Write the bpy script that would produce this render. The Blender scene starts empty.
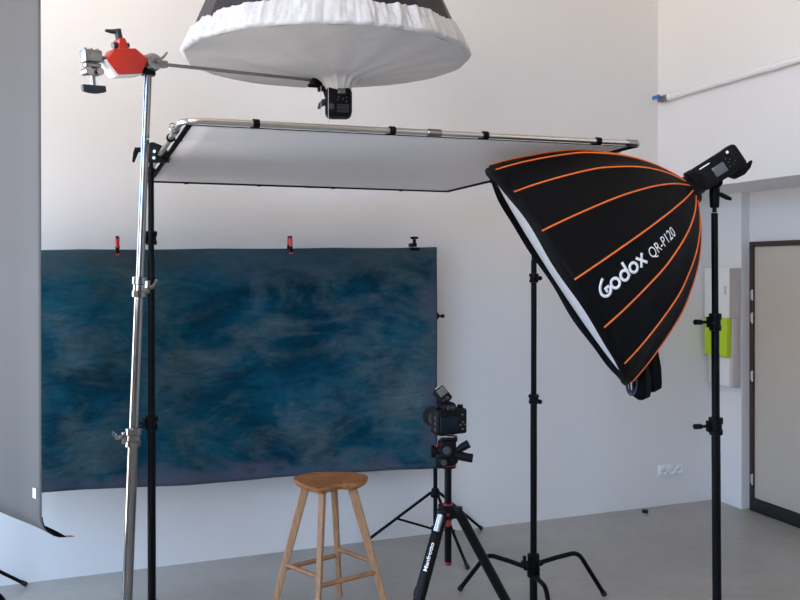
import bpy, bmesh, math, random
from mathutils import Vector, Matrix, noise
random.seed(4)
V = Vector
PI = math.pi
C = bpy.context.scene.collection
SC = bpy.context.scene

# ---------------------------------------------------------------- survey frame
# the room is axis aligned; the camera stands at the origin, turned YAW to the right of the back wall's normal
F, HZ, CAMH = 820.0, 268.0, 1.8
TH = math.atan(0.37)
CT, ST = math.cos(TH), math.sin(TH)
def W(x, y, z):                       # survey (right, ahead, up) -> room
    return V((x*CT + y*ST, -x*ST + y*CT, z))
def at(px, py, d):                    # a sight line measured in the photograph, at distance d
    return W((px-400)/F*d, d, CAMH-(py-HZ)/F*d)
def dirw(x, y, z):
    return V((x*CT + y*ST, -x*ST + y*CT, z)).normalized()

# ---------------------------------------------------------------- materials
def newmat(name):
    m = bpy.data.materials.new(name); m.use_nodes = True
    nt = m.node_tree; b = nt.nodes['Principled BSDF']
    return m, nt, b
def link(nt, a, b): nt.links.new(a, b)
def mat(name, col, rough=0.5, metal=0.0, bump=0.0, bscale=60.0, var=0.0, vscale=8.0, coat=0.0, sheen=0.0, spec=None):
    m, nt, b = newmat(name)
    b.inputs['Base Color'].default_value = (*col, 1)
    b.inputs['Roughness'].default_value = rough
    b.inputs['Metallic'].default_value = metal
    if spec is not None: b.inputs['Specular IOR Level'].default_value = spec
    if coat: b.inputs['Coat Weight'].default_value = coat
    if sheen: b.inputs['Sheen Weight'].default_value = sheen
    tc = nt.nodes.new('ShaderNodeTexCoord')
    if var:
        n = nt.nodes.new('ShaderNodeTexNoise'); n.inputs['Scale'].default_value = vscale; n.inputs['Detail'].default_value = 6
        r = nt.nodes.new('ShaderNodeValToRGB')
        r.color_ramp.elements[0].position = .3; r.color_ramp.elements[1].position = .7
        r.color_ramp.elements[0].color = (*[max(0, c*(1-var)) for c in col], 1)
        r.color_ramp.elements[1].color = (*[min(1, c*(1+var)) for c in col], 1)
        link(nt, tc.outputs['Object'], n.inputs['Vector']); link(nt, n.outputs['Fac'], r.inputs['Fac'])
        link(nt, r.outputs['Color'], b.inputs['Base Color'])
    if bump:
        n = nt.nodes.new('ShaderNodeTexNoise'); n.inputs['Scale'].default_value = bscale; n.inputs['Detail'].default_value = 4
        u = nt.nodes.new('ShaderNodeBump'); u.inputs['Strength'].default_value = bump; u.inputs['Distance'].default_value = .01
        link(nt, tc.outputs['Object'], n.inputs['Vector']); link(nt, n.outputs['Fac'], u.inputs['Height'])
        link(nt, u.outputs['Normal'], b.inputs['Normal'])
    return m

M = {}
M['wall'] = mat('white_plaster', (.76, .755, .75), .85, bump=.05, bscale=35, var=.012, vscale=1.3)
M['wall_side'] = mat('white_plaster_side', (.76, .75, .745), .85, bump=.05, bscale=35, var=.012, vscale=1.3)
M['ceiling'] = mat('warm_white_ceiling', (.70, .60, .52), .9, bump=.05)
M['wall_dark'] = mat('grey_plaster', (.22, .215, .21), .9, bump=.05, bscale=35, var=.03, vscale=1.3)
M['duct'] = mat('white_panel', (.76, .76, .76), .6, var=.01)
M['frame_paint'] = mat('grey_window_paint', (.25, .25, .26), .5, var=.05)
M['black_metal'] = mat('black_anodised', (.004, .004, .0045), .40, 0.0, var=.1, spec=.10)
M['black_plastic'] = mat('black_plastic', (.005, .005, .006), .55, spec=.12, bump=.06, bscale=400, var=.1)
M['grey_plastic'] = mat('grey_plastic', (.028, .030, .033), .45, var=.08)
M['black_cloth'] = mat('black_nylon', (.0035, .0035, .0042), .6, bump=.25, bscale=14, var=.15, vscale=20, spec=.08)
M['black_hem_and_shade'] = mat('black_hem_and_shade', (.004, .004, .0045), .8, spec=.1, var=.1)
M['navy_cloth'] = mat('navy_black_nylon', (.012, .014, .022), .5, bump=.2, bscale=20, var=.15, spec=.35)
M['cord'] = mat('blue_black_cord', (.03, .045, .075), .6, var=.3, vscale=80)
M['orange'] = mat('orange_piping', (.86, .16, .018), .5, var=.05)
M['chrome'] = mat('chrome', (.27, .268, .26), .12, 1.0, var=.04)
M['silver'] = mat('brushed_silver_tube', (.60, .575, .53), .28, 1.0, var=.05, vscale=30)
M['cast'] = mat('cast_aluminium', (.28, .28, .275), .30, 1.0, bump=.12, bscale=120, var=.12, vscale=40)
M['red'] = mat('red_enamel', (.50, .020, .005), .35, var=.04)
M['red_plastic'] = mat('red_clamp_plastic', (.55, .03, .03), .4, var=.06)
M['dark_red'] = mat('dark_red_anodised', (.17, .008, .010), .4, var=.06)
M['white_cast'] = mat('pale_enamel', (.72, .70, .68), .5, var=.03)
M['lever'] = mat('blue_black_lever', (.014, .018, .026), .4, var=.1)
M['white_ink'] = mat('white_print', (.82, .83, .85), .6, var=.02)
M['sticker'] = mat('white_sticker', (.9, .87, .82), .6, var=.02)
M['tape'] = mat('tan_tape', (.42, .33, .22), .7, var=.12, vscale=30)
M['screen'] = mat('grey_display', (.11, .115, .12), .18, var=.06)
M['lcd'] = mat('dark_lcd', (.006, .011, .016), .2, var=.15, spec=.12)
M['paper'] = mat('grey_seamless_paper', (.066, .0645, .066), .8, bump=.02, bscale=5, var=.02, vscale=1.5)
M['light_wood'] = None
M['door'] = mat('beige_door_paint', (.55, .50, .43), .55, bump=.03, bscale=60, var=.03, vscale=3)
M['door_frame'] = mat('dark_brown_door_paint', (.045, .020, .013), .45, var=.12, vscale=12)
M['kick'] = mat('black_kick_strip', (.006, .006, .007), .5, var=.2)
M['steel'] = mat('steel_hinge', (.7, .7, .7), .3, 1.0, var=.05)
M['brass'] = mat('nickel_handle', (.6, .58, .55), .25, 1.0, var=.05)
M['socket'] = mat('white_socket_plastic', (.80, .80, .81), .35, var=.01)
M['socket_hole'] = mat('socket_contact_dark', (.05, .05, .05), .5, var=.1)
M['cabinet'] = mat('cabinet_white', (.80, .79, .77), .5, var=.02)
M['cabinet_parts_and_shade'] = mat('cabinet_taupe_and_shade', (.58, .54, .52), .55, var=.03)
M['lime'] = mat('lime_green_plastic', (.47, .66, .012), .4, var=.05)
M['pipe'] = mat('white_pipe', (.82, .82, .81), .35, var=.02)
M['blue'] = mat('blue_valve_handle', (.03, .16, .50), .4, var=.08)
M['rubber'] = mat('black_rubber', (.012, .012, .012), .75, var=.1)
M['white_bulb'] = mat('frosted_glass', (.85, .85, .85), .3, var=.02)

# diffusion cloths: part of the light goes through
def cloth_mat(name, col, trans, bump, bscale, rough=.9):
    m, nt, b = newmat(name)
    out = nt.nodes['Material Output']
    b.inputs['Base Color'].default_value = (*col, 1); b.inputs['Roughness'].default_value = rough
    b.inputs['Specular IOR Level'].default_value = .2
    t = nt.nodes.new('ShaderNodeBsdfTranslucent'); t.inputs['Color'].default_value = (*col, 1)
    mx = nt.nodes.new('ShaderNodeMixShader'); mx.inputs[0].default_value = trans
    tc = nt.nodes.new('ShaderNodeTexCoord')
    n = nt.nodes.new('ShaderNodeTexNoise'); n.inputs['Scale'].default_value = bscale; n.inputs['Detail'].default_value = 5
    u = nt.nodes.new('ShaderNodeBump'); u.inputs['Strength'].default_value = bump; u.inputs['Distance'].default_value = .02
    link(nt, tc.outputs['Object'], n.inputs['Vector']); link(nt, n.outputs['Fac'], u.inputs['Height'])
    link(nt, u.outputs['Normal'], b.inputs['Normal']); link(nt, u.outputs['Normal'], t.inputs['Normal'])
    link(nt, b.outputs[0], mx.inputs[1]); link(nt, t.outputs[0], mx.inputs[2]); link(nt, mx.outputs[0], out.inputs['Surface'])
    return m
M['diffuser'] = cloth_mat('white_diffusion_cloth', (.62, .615, .61), .06, .22, 9)
M['skirt'] = cloth_mat('white_gathered_cloth', (.60, .597, .593), .06, .45, 30)
M['scrim'] = cloth_mat('white_scrim_cloth', (.82, .825, .84), .45, .04, 2)
M['box_white'] = cloth_mat('white_softbox_front', (.86, .86, .90), .15, .1, 8)

def wood_mat(name, c1, c2, axis_scale):
    m, nt, b = newmat(name)
    tc = nt.nodes.new('ShaderNodeTexCoord'); mp = nt.nodes.new('ShaderNodeMapping')
    mp.inputs['Scale'].default_value = axis_scale
    n = nt.nodes.new('ShaderNodeTexNoise'); n.inputs['Scale'].default_value = 6; n.inputs['Detail'].default_value = 8; n.inputs['Distortion'].default_value = .6
    r = nt.nodes.new('ShaderNodeValToRGB')
    r.color_ramp.elements[0].position = .3; r.color_ramp.elements[1].position = .72
    r.color_ramp.elements[0].color = (*c1, 1); r.color_ramp.elements[1].color = (*c2, 1)
    link(nt, tc.outputs['Object'], mp.inputs['Vector']); link(nt, mp.outputs['Vector'], n.inputs['Vector'])
    link(nt, n.outputs['Fac'], r.inputs['Fac']); link(nt, r.outputs['Color'], b.inputs['Base Color'])
    b.inputs['Roughness'].default_value = .5
    return m
M['seat_wood'] = wood_mat('oiled_oak_seat', (.24, .088, .026), (.52, .22, .075), (1.2, 12, 12))
M['light_wood'] = wood_mat('pale_oak_leg', (.34, .175, .085), (.50, .29, .155), (14, 14, 1.2))
M['rail_wood'] = wood_mat('oak_rail', (.27, .125, .055), (.42, .22, .11), (4, 4, 10))

def floor_mat():
    m, nt, b = newmat('polished_concrete')
    tc = nt.nodes.new('ShaderNodeTexCoord')
    n1 = nt.nodes.new('ShaderNodeTexNoise'); n1.inputs['Scale'].default_value = 1.1; n1.inputs['Detail'].default_value = 9; n1.inputs['Roughness'].default_value = .6; n1.inputs['Distortion'].default_value = .7
    r1 = nt.nodes.new('ShaderNodeValToRGB')
    e = r1.color_ramp.elements
    e[0].position = .25; e[0].color = (.262, .242, .212, 1)
    e[1].position = .72; e[1].color = (.405, .388, .358, 1)
    k = e.new(.5); k.color = (.342, .324, .294, 1)
    n2 = nt.nodes.new('ShaderNodeTexNoise'); n2.inputs['Scale'].default_value = 14; n2.inputs['Detail'].default_value = 6
    r2 = nt.nodes.new('ShaderNodeValToRGB'); r2.color_ramp.elements[0].color = (.88, .88, .88, 1); r2.color_ramp.elements[1].color = (1.08, 1.08, 1.08, 1)
    mx = nt.nodes.new('ShaderNodeMixRGB'); mx.blend_type = 'MULTIPLY'; mx.inputs[0].default_value = 1
    for n in (n1, n2): link(nt, tc.outputs['Object'], n.inputs['Vector'])
    link(nt, n1.outputs['Fac'], r1.inputs['Fac']); link(nt, n2.outputs['Fac'], r2.inputs['Fac'])
    link(nt, r1.outputs[0], mx.inputs[1]); link(nt, r2.outputs[0], mx.inputs[2]); link(nt, mx.outputs[0], b.inputs['Base Color'])
    rr = nt.nodes.new('ShaderNodeMapRange'); rr.inputs['To Min'].default_value = .26; rr.inputs['To Max'].default_value = .42
    link(nt, n1.outputs['Fac'], rr.inputs['Value']); link(nt, rr.outputs[0], b.inputs['Roughness'])
    b.inputs['Specular IOR Level'].default_value = .4
    u = nt.nodes.new('ShaderNodeBump'); u.inputs['Strength'].default_value = .04; u.inputs['Distance'].default_value = .01
    link(nt, n2.outputs['Fac'], u.inputs['Height']); link(nt, u.outputs['Normal'], b.inputs['Normal'])
    return m
M['floor'] = floor_mat()

def canvas_mat():
    # hand-painted studio canvas: teal and navy clouds over a violet-grey ground left bare towards the edges
    m, nt, b = newmat('painted_canvas')
    L = nt.links.new
    tc = nt.nodes.new('ShaderNodeTexCoord')
    mp = nt.nodes.new('ShaderNodeMapping'); mp.inputs['Rotation'].default_value = (0, math.radians(28), 0); mp.inputs['Scale'].default_value = (1.0, 1, 1.7)
    L(tc.outputs['Object'], mp.inputs['Vector'])
    def nz(scale, detail, dist, vec, rough=.55):
        n = nt.nodes.new('ShaderNodeTexNoise'); n.inputs['Scale'].default_value = scale; n.inputs['Detail'].default_value = detail
        n.inputs['Distortion'].default_value = dist; n.inputs['Roughness'].default_value = rough
        L(vec, n.inputs['Vector']); return n
    def ramp(src, stops):
        r = nt.nodes.new('ShaderNodeValToRGB'); e = r.color_ramp.elements
        e[0].position, e[0].color = stops[0][0], (*stops[0][1], 1)
        e[1].position, e[1].color = stops[-1][0], (*stops[-1][1], 1)
        for p, c in stops[1:-1]:
            k = e.new(p); k.color = (*c, 1)
        L(src, r.inputs['Fac']); return r
    def mix(fac, a, c):
        x = nt.nodes.new('ShaderNodeMixRGB')
        L(fac, x.inputs[0]); L(a, x.inputs[1]); L(c, x.inputs[2]); return x
    n1 = nz(1.15, 8, .45, mp.outputs['Vector'])
    base = ramp(n1.outputs['Fac'], [(.30, (.001, .022, .038)), (.42, (.001, .040, .070)), (.50, (.004, .062, .106)), (.60, (.026, .092, .126)), (.72, (.080, .132, .150))])
    n2 = nz(2.3, 8, .6, mp.outputs['Vector'], .62)
    greym = ramp(n2.outputs['Fac'], [(.46, (0, 0, 0)), (.66, (.85, .85, .85))])
    grey = nt.nodes.new('ShaderNodeRGB'); grey.outputs[0].default_value = (.066, .104, .120, 1)
    a = mix(greym.outputs[0], base.outputs[0], grey.outputs[0])
    n3 = nz(3.2, 8, .8, mp.outputs['Vector'], .65)
    navm = ramp(n3.outputs['Fac'], [(.50, (0, 0, 0)), (.68, (.6, .6, .6))])
    nav = nt.nodes.new('ShaderNodeRGB'); nav.outputs[0].default_value = (.001, .027, .060, 1)
    a2 = mix(navm.outputs[0], a.outputs[0], nav.outputs[0])
    # fine brush streaks, their direction wandering with the cloud
    mp2 = nt.nodes.new('ShaderNodeMapping'); mp2.inputs['Rotation'].default_value = (0, math.radians(-52), 0); mp2.inputs['Scale'].default_value = (2.6, 1, 8)
    L(tc.outputs['Object'], mp2.inputs['Vector'])
    n4 = nz(2.4, 8, 1.2, mp2.outputs['Vector'], .68)
    sm = ramp(n4.outputs['Fac'], [(.38, (.78, .78, .78)), (.66, (1.42, 1.40, 1.36))])
    ml = nt.nodes.new('ShaderNodeMixRGB'); ml.blend_type = 'MULTIPLY'; ml.inputs[0].default_value = .8
    L(a2.outputs[0], ml.inputs[1]); L(sm.outputs[0], ml.inputs[2])
    # bare ground near the edges (UV: 0..1 over the cloth)
    uv = nt.nodes.new('ShaderNodeUVMap'); sp = nt.nodes.new('ShaderNodeSeparateXYZ'); L(uv.outputs[0], sp.inputs[0])
    def math_(op, a_, b_):
        k = nt.nodes.new('ShaderNodeMath'); k.operation = op
        for i, s in enumerate((a_, b_)):
            if isinstance(s, (int, float)): k.inputs[i].default_value = s
            else: L(s, k.inputs[i])
        return k.outputs[0]
    er = math_('SUBTRACT', 1.0, sp.outputs['X'])                 # distance to right edge
    er = math_('MULTIPLY', er, 2.8)
    eb = math_('MULTIPLY', sp.outputs['Y'], 1.35)
    et = math_('MULTIPLY', math_('SUBTRACT', 1.0, sp.outputs['Y']), 1.35)
    dist = math_('MINIMUM', er, eb)
    nn = nz(2.6, 5, .8, mp.outputs['Vector'])
    dd = math_('ADD', dist, math_('MULTIPLY', math_('SUBTRACT', nn.outputs['Fac'], .5), .55))
    em = ramp(dd, [(.0, (.85, .85, .85)), (.12, (0, 0, 0))])
    vio = nt.nodes.new('ShaderNodeRGB'); vio.outputs[0].default_value = (.085, .096, .145, 1)
    a3 = mix(em.outputs[0], ml.outputs[0], vio.outputs[0])
    dt = math_('ADD', et, math_('MULTIPLY', math_('SUBTRACT', nn.outputs['Fac'], .5), .5))
    tm = ramp(dt, [(.02, (.7, .7, .7)), (.24, (0, 0, 0))])
    tg = nt.nodes.new('ShaderNodeRGB'); tg.outputs[0].default_value = (.050, .078, .092, 1)
    a4 = mix(tm.outputs[0], a3.outputs[0], tg.outputs[0])
    L(a4.outputs[0], b.inputs['Base Color'])
    b.inputs['Roughness'].default_value = .8; b.inputs['Specular IOR Level'].default_value = .08
    u = nt.nodes.new('ShaderNodeBump'); u.inputs['Strength'].default_value = .25; u.inputs['Distance'].default_value = .01
    L(n4.outputs['Fac'], u.inputs['Height']); L(u.outputs['Normal'], b.inputs['Normal'])
    return m
M['canvas'] = canvas_mat()

def glass_mat():
    m, nt, b = newmat('window_glass')
    out = nt.nodes['Material Output']
    t = nt.nodes.new('ShaderNodeBsdfTransparent'); g = nt.nodes.new('ShaderNodeBsdfGlossy'); g.inputs['Roughness'].default_value = .02
    mx = nt.nodes.new('ShaderNodeMixShader'); mx.inputs[0].default_value = .06
    link(nt, t.outputs[0], mx.inputs[1]); link(nt, g.outputs[0], mx.inputs[2]); link(nt, mx.outputs[0], out.inputs['Surface'])
    return m
M['glass'] = glass_mat()

# ---------------------------------------------------------------- mesh builder
def frame_of(a, up=V((0, 0, 1))):
    a = V(a).normalized(); up = V(up)
    if abs(a.dot(up.normalized())) > .995: up = V((0, 1, 0)) if abs(a.y) < .9 else V((1, 0, 0))
    x = up.cross(a).normalized(); y = a.cross(x).normalized()
    return x, y, a

class MB:
    def __init__(s): s.bm = bmesh.new(); s.uv = None
    def faces(s, verts, faces):
        vs = [s.bm.verts.new(v) for v in verts]
        for f in faces:
            try: s.bm.faces.new([vs[i] for i in f])
            except ValueError: pass
        return vs
    def box(s, c, size, axes=None, bevel=0.0, seg=2):
        c = V(c); ax = axes or (V((1, 0, 0)), V((0, 1, 0)), V((0, 0, 1)))
        hx, hy, hz = [k/2 for k in size]
        vs = []
        for i in (-1, 1):
            for j in (-1, 1):
                for k in (-1, 1):
                    vs.append(c + ax[0]*(i*hx) + ax[1]*(j*hy) + ax[2]*(k*hz))
        fs = [(0, 1, 3, 2), (4, 6, 7, 5), (0, 4, 5, 1), (2, 3, 7, 6), (0, 2, 6, 4), (1, 5, 7, 3)]
        bv = s.faces(vs, fs)
        if bevel > 0:
            es = set()
            for v in bv: es.update(v.link_edges)
            bmesh.ops.bevel(s.bm, geom=list(es), offset=min(bevel, .49*min(size)), segments=seg, affect='EDGES', profile=.5)
        return s
    def cyl(s, p0, p1, r0, r1=None, n=16, cap=True):
        p0, p1 = V(p0), V(p1); r1 = r0 if r1 is None else r1
        return s.lathe(p0, p1-p0, [(0, r0), ((p1-p0).length, r1)], n, cap)
    def lathe(s, o, axis, prof, n=24, cap=True, up=V((0, 0, 1))):
        o = V(o); x, y, a = frame_of(axis, up)
        rings = []
        for (t, r) in prof:
            if r < 1e-6: rings.append([s.bm.verts.new(o+a*t)])
            else: rings.append([s.bm.verts.new(o + a*t + (x*math.cos(2*PI*i/n) + y*math.sin(2*PI*i/n))*r) for i in range(n)])
        s._bridge(rings, True)
        if cap:
            if len(rings[0]) > 2: s.bm.faces.new(list(reversed(rings[0])))
            if len(rings[-1]) > 2: s.bm.faces.new(rings[-1])
        return s
    def _bridge(s, rings, closed):
        for A, B in zip(rings[:-1], rings[1:]):
            n = max(len(A), len(B)); m = n if closed else n-1
            for i in range(m):
                j = (i+1) % n
                q = []
                if len(A) == 1: q = [A[0], B[j], B[i]] if len(B) > 1 else []
                elif len(B) == 1: q = [A[i], A[j], B[0]]
                else: q = [A[i], A[j], B[j], B[i]]
                if q:
                    try: s.bm.faces.new(q)
                    except ValueError: pass
    def tube(s, path, r, n=10, closed=False):
        P = [V(p) for p in path]; N = len(P)
        R = r if isinstance(r, (list, tuple)) else [r]*N
        T = []
        for i in range(N):
            if closed: t = P[(i+1) % N]-P[i-1]
            else: t = P[min(i+1, N-1)]-P[max(i-1, 0)]
            T.append(t.normalized())
        x, y, _ = frame_of(T[0])
        rings = []
        for i in range(N):
            x = (x - T[i]*x.dot(T[i])).normalized(); y = T[i].cross(x)
            rings.append([s.bm.verts.new(P[i] + (x*math.cos(2*PI*k/n) + y*math.sin(2*PI*k/n))*R[i]) for k in range(n)])
        if closed:
            # close with the best matching rotation
            A, B = rings[-1], rings[0]
            best = min(range(n), key=lambda q: (A[0].co-B[q].co).length)
            rings.append(B[best:]+B[:best])
        s._bridge(rings, True)
        if not closed:
            s.bm.faces.new(list(reversed(rings[0]))); s.bm.faces.new(rings[-1])
        return s
    def sphere(s, c, r, n=16, m=10, scale=(1, 1, 1), axes=None):
        c = V(c); ax = axes or (V((1, 0, 0)), V((0, 1, 0)), V((0, 0, 1)))
        rings = []
        for j in range(m+1):
            t = PI*j/m; z = -math.cos(t); rr = math.sin(t)
            if j in (0, m): rings.append([s.bm.verts.new(c+ax[2]*(z*r*scale[2]))])
            else: rings.append([s.bm.verts.new(c + ax[0]*(rr*r*scale[0]*math.cos(2*PI*i/n)) + ax[1]*(rr*r*scale[1]*math.sin(2*PI*i/n)) + ax[2]*(z*r*scale[2])) for i in range(n)])
        s._bridge(rings, True); return s
    def prism(s, poly, o, ux, uy, depth, bevel=0.0):
        # poly in (ux,uy); centred thickness along ux x uy
        o = V(o); ux = V(ux).normalized(); uy = V(uy).normalized(); uz = ux.cross(uy).normalized()
        n = len(poly)
        a = [s.bm.verts.new(o+ux*p[0]+uy*p[1]-uz*depth/2) for p in poly]
        b = [s.bm.verts.new(o+ux*p[0]+uy*p[1]+uz*depth/2) for p in poly]
        s.bm.faces.new(list(reversed(a))); s.bm.faces.new(b)
        for i in range(n):
            j = (i+1) % n; s.bm.faces.new([a[i], a[j], b[j], b[i]])
        if bevel > 0:
            es = set()
            for v in a+b: es.update(v.link_edges)
            bmesh.ops.bevel(s.bm, geom=list(es), offset=bevel, segments=2, affect='EDGES', profile=.5)
        return s
    def grid(s, fn, nu, nv, thick=None, uv=False):
        # fn(u,v)->point ; optional thickness vector function
        g = [[s.bm.verts.new(fn(i/nu, j/nv)) for i in range(nu+1)] for j in range(nv+1)]
        fs = []
        for j in range(nv):
            for i in range(nu):
                fs.append((s.bm.faces.new([g[j][i], g[j][i+1], g[j+1][i+1], g[j+1][i]]), i, j))
        if uv:
            L = s.bm.loops.layers.uv.verify()
            for f, i, j in fs:
                for l, (a, b) in zip(f.loops, ((0, 0), (1, 0), (1, 1), (0, 1))): l[L].uv = ((i+a)/nu, (j+b)/nv)
        return s
    def build(s, name, m, parent=None, sharp=35, origin=None, solid=0.0, recalc=True):
        if recalc: bmesh.ops.recalc_face_normals(s.bm, faces=s.bm.faces)
        me = bpy.data.meshes.new(name)
        s.bm.to_mesh(me); s.bm.free()
        return finish(name, me, m, parent, sharp, origin, solid)

def root_of(o):
    while o.parent: o = o.parent
    return o
def finish(name, me, m, parent=None, sharp=35, origin=None, solid=0.0):
    o = bpy.data.objects.new(name, me); C.objects.link(o)
    if m: me.materials.append(M[m] if isinstance(m, str) else m)
    for p in me.polygons: p.use_smooth = True
    me.set_sharp_from_angle(angle=math.radians(sharp))
    if parent:
        off = root_of(parent).location.copy(); o.parent = parent
    else:
        if origin is None:
            xs = [v.co for v in me.vertices]
            origin = V(((min(v.x for v in xs)+max(v.x for v in xs))/2, (min(v.y for v in xs)+max(v.y for v in xs))/2, min(v.z for v in xs)))
        off = V(origin); o.location = off
    me.transform(Matrix.Translation(-off))
    if solid:
        md = o.modifiers.new('thickness', 'SOLIDIFY'); md.thickness = solid; md.offset = 0
    return o
def thing(name, label, cat, loc, group=None):
    o = bpy.data.objects.new(name, None); C.objects.link(o)
    o.empty_display_size = .1; o.location = V(loc)
    o['label'] = label; o['category'] = cat
    if group: o['group'] = group
    return o
def tag(o, label, cat, group=None):
    o['label'] = label; o['category'] = cat
    if group: o['group'] = group
    return o
def struct(o, label=None, cat=None):
    o['kind'] = 'structure'
    if label: o['label'] = label
    if cat: o['category'] = cat
    return o
def dup(root, loc, label, group=None):
    r = root.copy(); C.objects.link(r); r.location = V(loc); r['label'] = label
    if group: r['group'] = group
    for ch in list(root.children):
        c = ch.copy(); C.objects.link(c); c.parent = r
        for g in list(ch.children):
            d = g.copy(); C.objects.link(d); d.parent = c
    return r
def arc(c, u, v, r, a0, a1, n=8):
    return [V(c)+V(u)*(r*math.cos(a0+(a1-a0)*i/n))+V(v)*(r*math.sin(a0+(a1-a0)*i/n)) for i in range(n+1)]
def lerp(a, b, t): return a+(b-a)*t
def table(tab, x):
    for (x0, y0), (x1, y1) in zip(tab[:-1], tab[1:]):
        if x <= x1: return y0+(y1-y0)*(x-x0)/(x1-x0)
    return tab[-1][1]
def smooth_table(tab, x):
    # Catmull-Rom through the table
    n = len(tab)
    for i in range(n-1):
        if x <= tab[i+1][0] or i == n-2:
            (x0, y0), (x1, y1) = tab[i], tab[i+1]
            m0 = (y1-tab[i-1][1])/(x1-tab[i-1][0]) if i > 0 else (y1-y0)/(x1-x0)
            m1 = (tab[i+2][1]-y0)/(tab[i+2][0]-x0) if i < n-2 else (y1-y0)/(x1-x0)
            h = x1-x0; t = (x-x0)/h
            return (2*t**3-3*t*t+1)*y0+(t**3-2*t*t+t)*h*m0+(-2*t**3+3*t*t)*y1+(t**3-t*t)*h*m1

X3, Y3, Z3 = V((1, 0, 0)), V((0, 1, 0)), V((0, 0, 1))

# ================================================================ the room
YB, XL, XR, XD, YR, ZC, ZS = 5.137, -2.3, 3.98, 4.592, -4.2, 4.6, 2.365
XP = 4.515                                     # face of the pier beside the door
def wallbox(name, lo, hi, m):
    lo, hi = V(lo), V(hi)
    return struct(MB().box((lo+hi)/2, hi-lo).build(name, m))
wallbox('floor', (XL-.2, YR-.2, -.2), (XD+.3, YB+.2, 0), 'floor')
wallbox('ceiling', (XL-.2, YR-.2, ZC), (XD+.3, YB+.2, ZC+.2), 'ceiling')
wallbox('wall_back', (XL-.2, YB, 0), (XD+.3, YB+.2, ZC), 'wall')

wallbox('wall_right', (XD, YR, 0), (XD+.3, YB, ZS), 'wall_side')
wallbox('wall_upper', (XR, YR, ZS), (XD+.3, YB, ZC), 'wall_side')
wallbox('wall_pier', (XP, 4.857, 0), (XD, YB, ZS), 'wall_side')
# left wall with three tall windows
WINS = [(-3.7, -1.6), (-.9, 1.5), (3.35, 5.08)]
WZ1 = 4.45
SILL = [1.5, 1.5, .06]
HEAD = [4.45, 4.45, 3.75]
RWIN = (-2.1, .4)
bm = MB()
ys = [YR] + [v for w in WINS for v in w] + [YB]
for i in range(0, len(ys), 2):
    bm.box((XL-.1, (ys[i]+ys[i+1])/2, ZC/2), (.2, ys[i+1]-ys[i], ZC))
for (a, b), WZ0, WZ1 in zip(WINS, SILL, HEAD):
    bm.box((XL-.1, (a+b)/2, WZ0/2), (.2, b-a, WZ0)); bm.box((XL-.1, (a+b)/2, (WZ1+ZC)/2), (.2, b-a, ZC-WZ1))
struct(bm.build('wall_left', 'wall'))
for k, (a, b) in enumerate(WINS):
    WZ0, WZ1 = SILL[k], HEAD[k]
    w = thing('window_%d' % (k+1), ['grey framed window in the left wall nearest the rear wall', 'grey framed window in the middle of the left wall', 'floor length grey framed window in the left wall beside the back wall'][k], 'window', (XL-.1, (a+b)/2, WZ0)); w['kind'] = 'structure'
    f = MB()
    for y in (a+.03, (a+b)/2, b-.03): f.box((XL-.12, y, (WZ0+WZ1)/2), (.06, .06, WZ1-WZ0))
    for z in (WZ0+.03, 3.1, WZ1-.03): f.box((XL-.12, (a+b)/2, z), (.055, b-a, .06))
    f.build('window_frame', 'frame_paint', w)
    MB().box((XL-.12, (a+b)/2, (WZ0+WZ1)/2), (.008, b-a-.06, WZ1-WZ0-.06)).build('pane', 'glass', w)
    L = bpy.data.lights.new('daylight_portal', 'AREA'); L.shape = 'RECTANGLE'; L.size = WZ1-WZ0; L.size_y = b-a
    L.cycles.is_portal = True
    lo = bpy.data.objects.new('daylight_portal', L); C.objects.link(lo)
    lo.location = (XL-.22, (a+b)/2, (WZ0+WZ1)/2); lo.rotation_euler = (0, -PI/2, 0)

wallbox('wall_rear', (XL-.2, YR-.2, 0), (XD+.3, YR, ZC), 'wall_dark')

# door: brown frame, beige leaf, black kick strip, hinges
y0 = 4.822; FW = .036; LW = .90; DH = 1.995
d = thing('door_1', 'beige door with dark brown frame and black kick strip in the right wall', 'door', (XD, y0-.5, 0)); d['kind'] = 'structure'
f = MB()
f.box((XD-.012, y0-FW/2, DH/2), (.05, FW, DH), bevel=.004); f.box((XD-.012, y0-FW*1.5-LW, DH/2), (.05, FW, DH), bevel=.004)
f.box((XD-.012, y0-FW-LW/2, DH-FW/2), (.05, LW, FW), bevel=.004)
f.build('door_frame', 'door_frame', d)
MB().box((XD-.008, y0-FW-LW/2, (.095+DH-FW)/2), (.03, LW-.008, DH-FW-.101), bevel=.002).build('door_leaf', 'door', d)
MB().box((XD-.014, y0-FW-LW/2+.012, .047), (.05, LW+.03, .092), bevel=.004).build('kick_strip', 'kick', d)
for z in (1.60, 1.43, 1.0, .235):
    h = MB().cyl((XD-.040, y0-FW+.002, z-.04), (XD-.040, y0-FW+.002, z+.04), .0065)
    h.box((XD-.036, y0-FW+.012, z), (.004, .022, .06)); h.build('hinge', 'steel', d)
h = MB().cyl((XD-.02, y0-LW+.03, 1.0), (XD-.075, y0-LW+.03, 1.0), .01).tube([(XD-.075, y0-LW+.03, 1.0), (XD-.078, y0-LW+.08, 1.0), (XD-.076, y0-LW+.15, 1.0)], .009)
h.box((XD-.026, y0-LW+.03, .98), (.008, .04, .2), bevel=.003); h.build('handle', 'brass', d)

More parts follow.
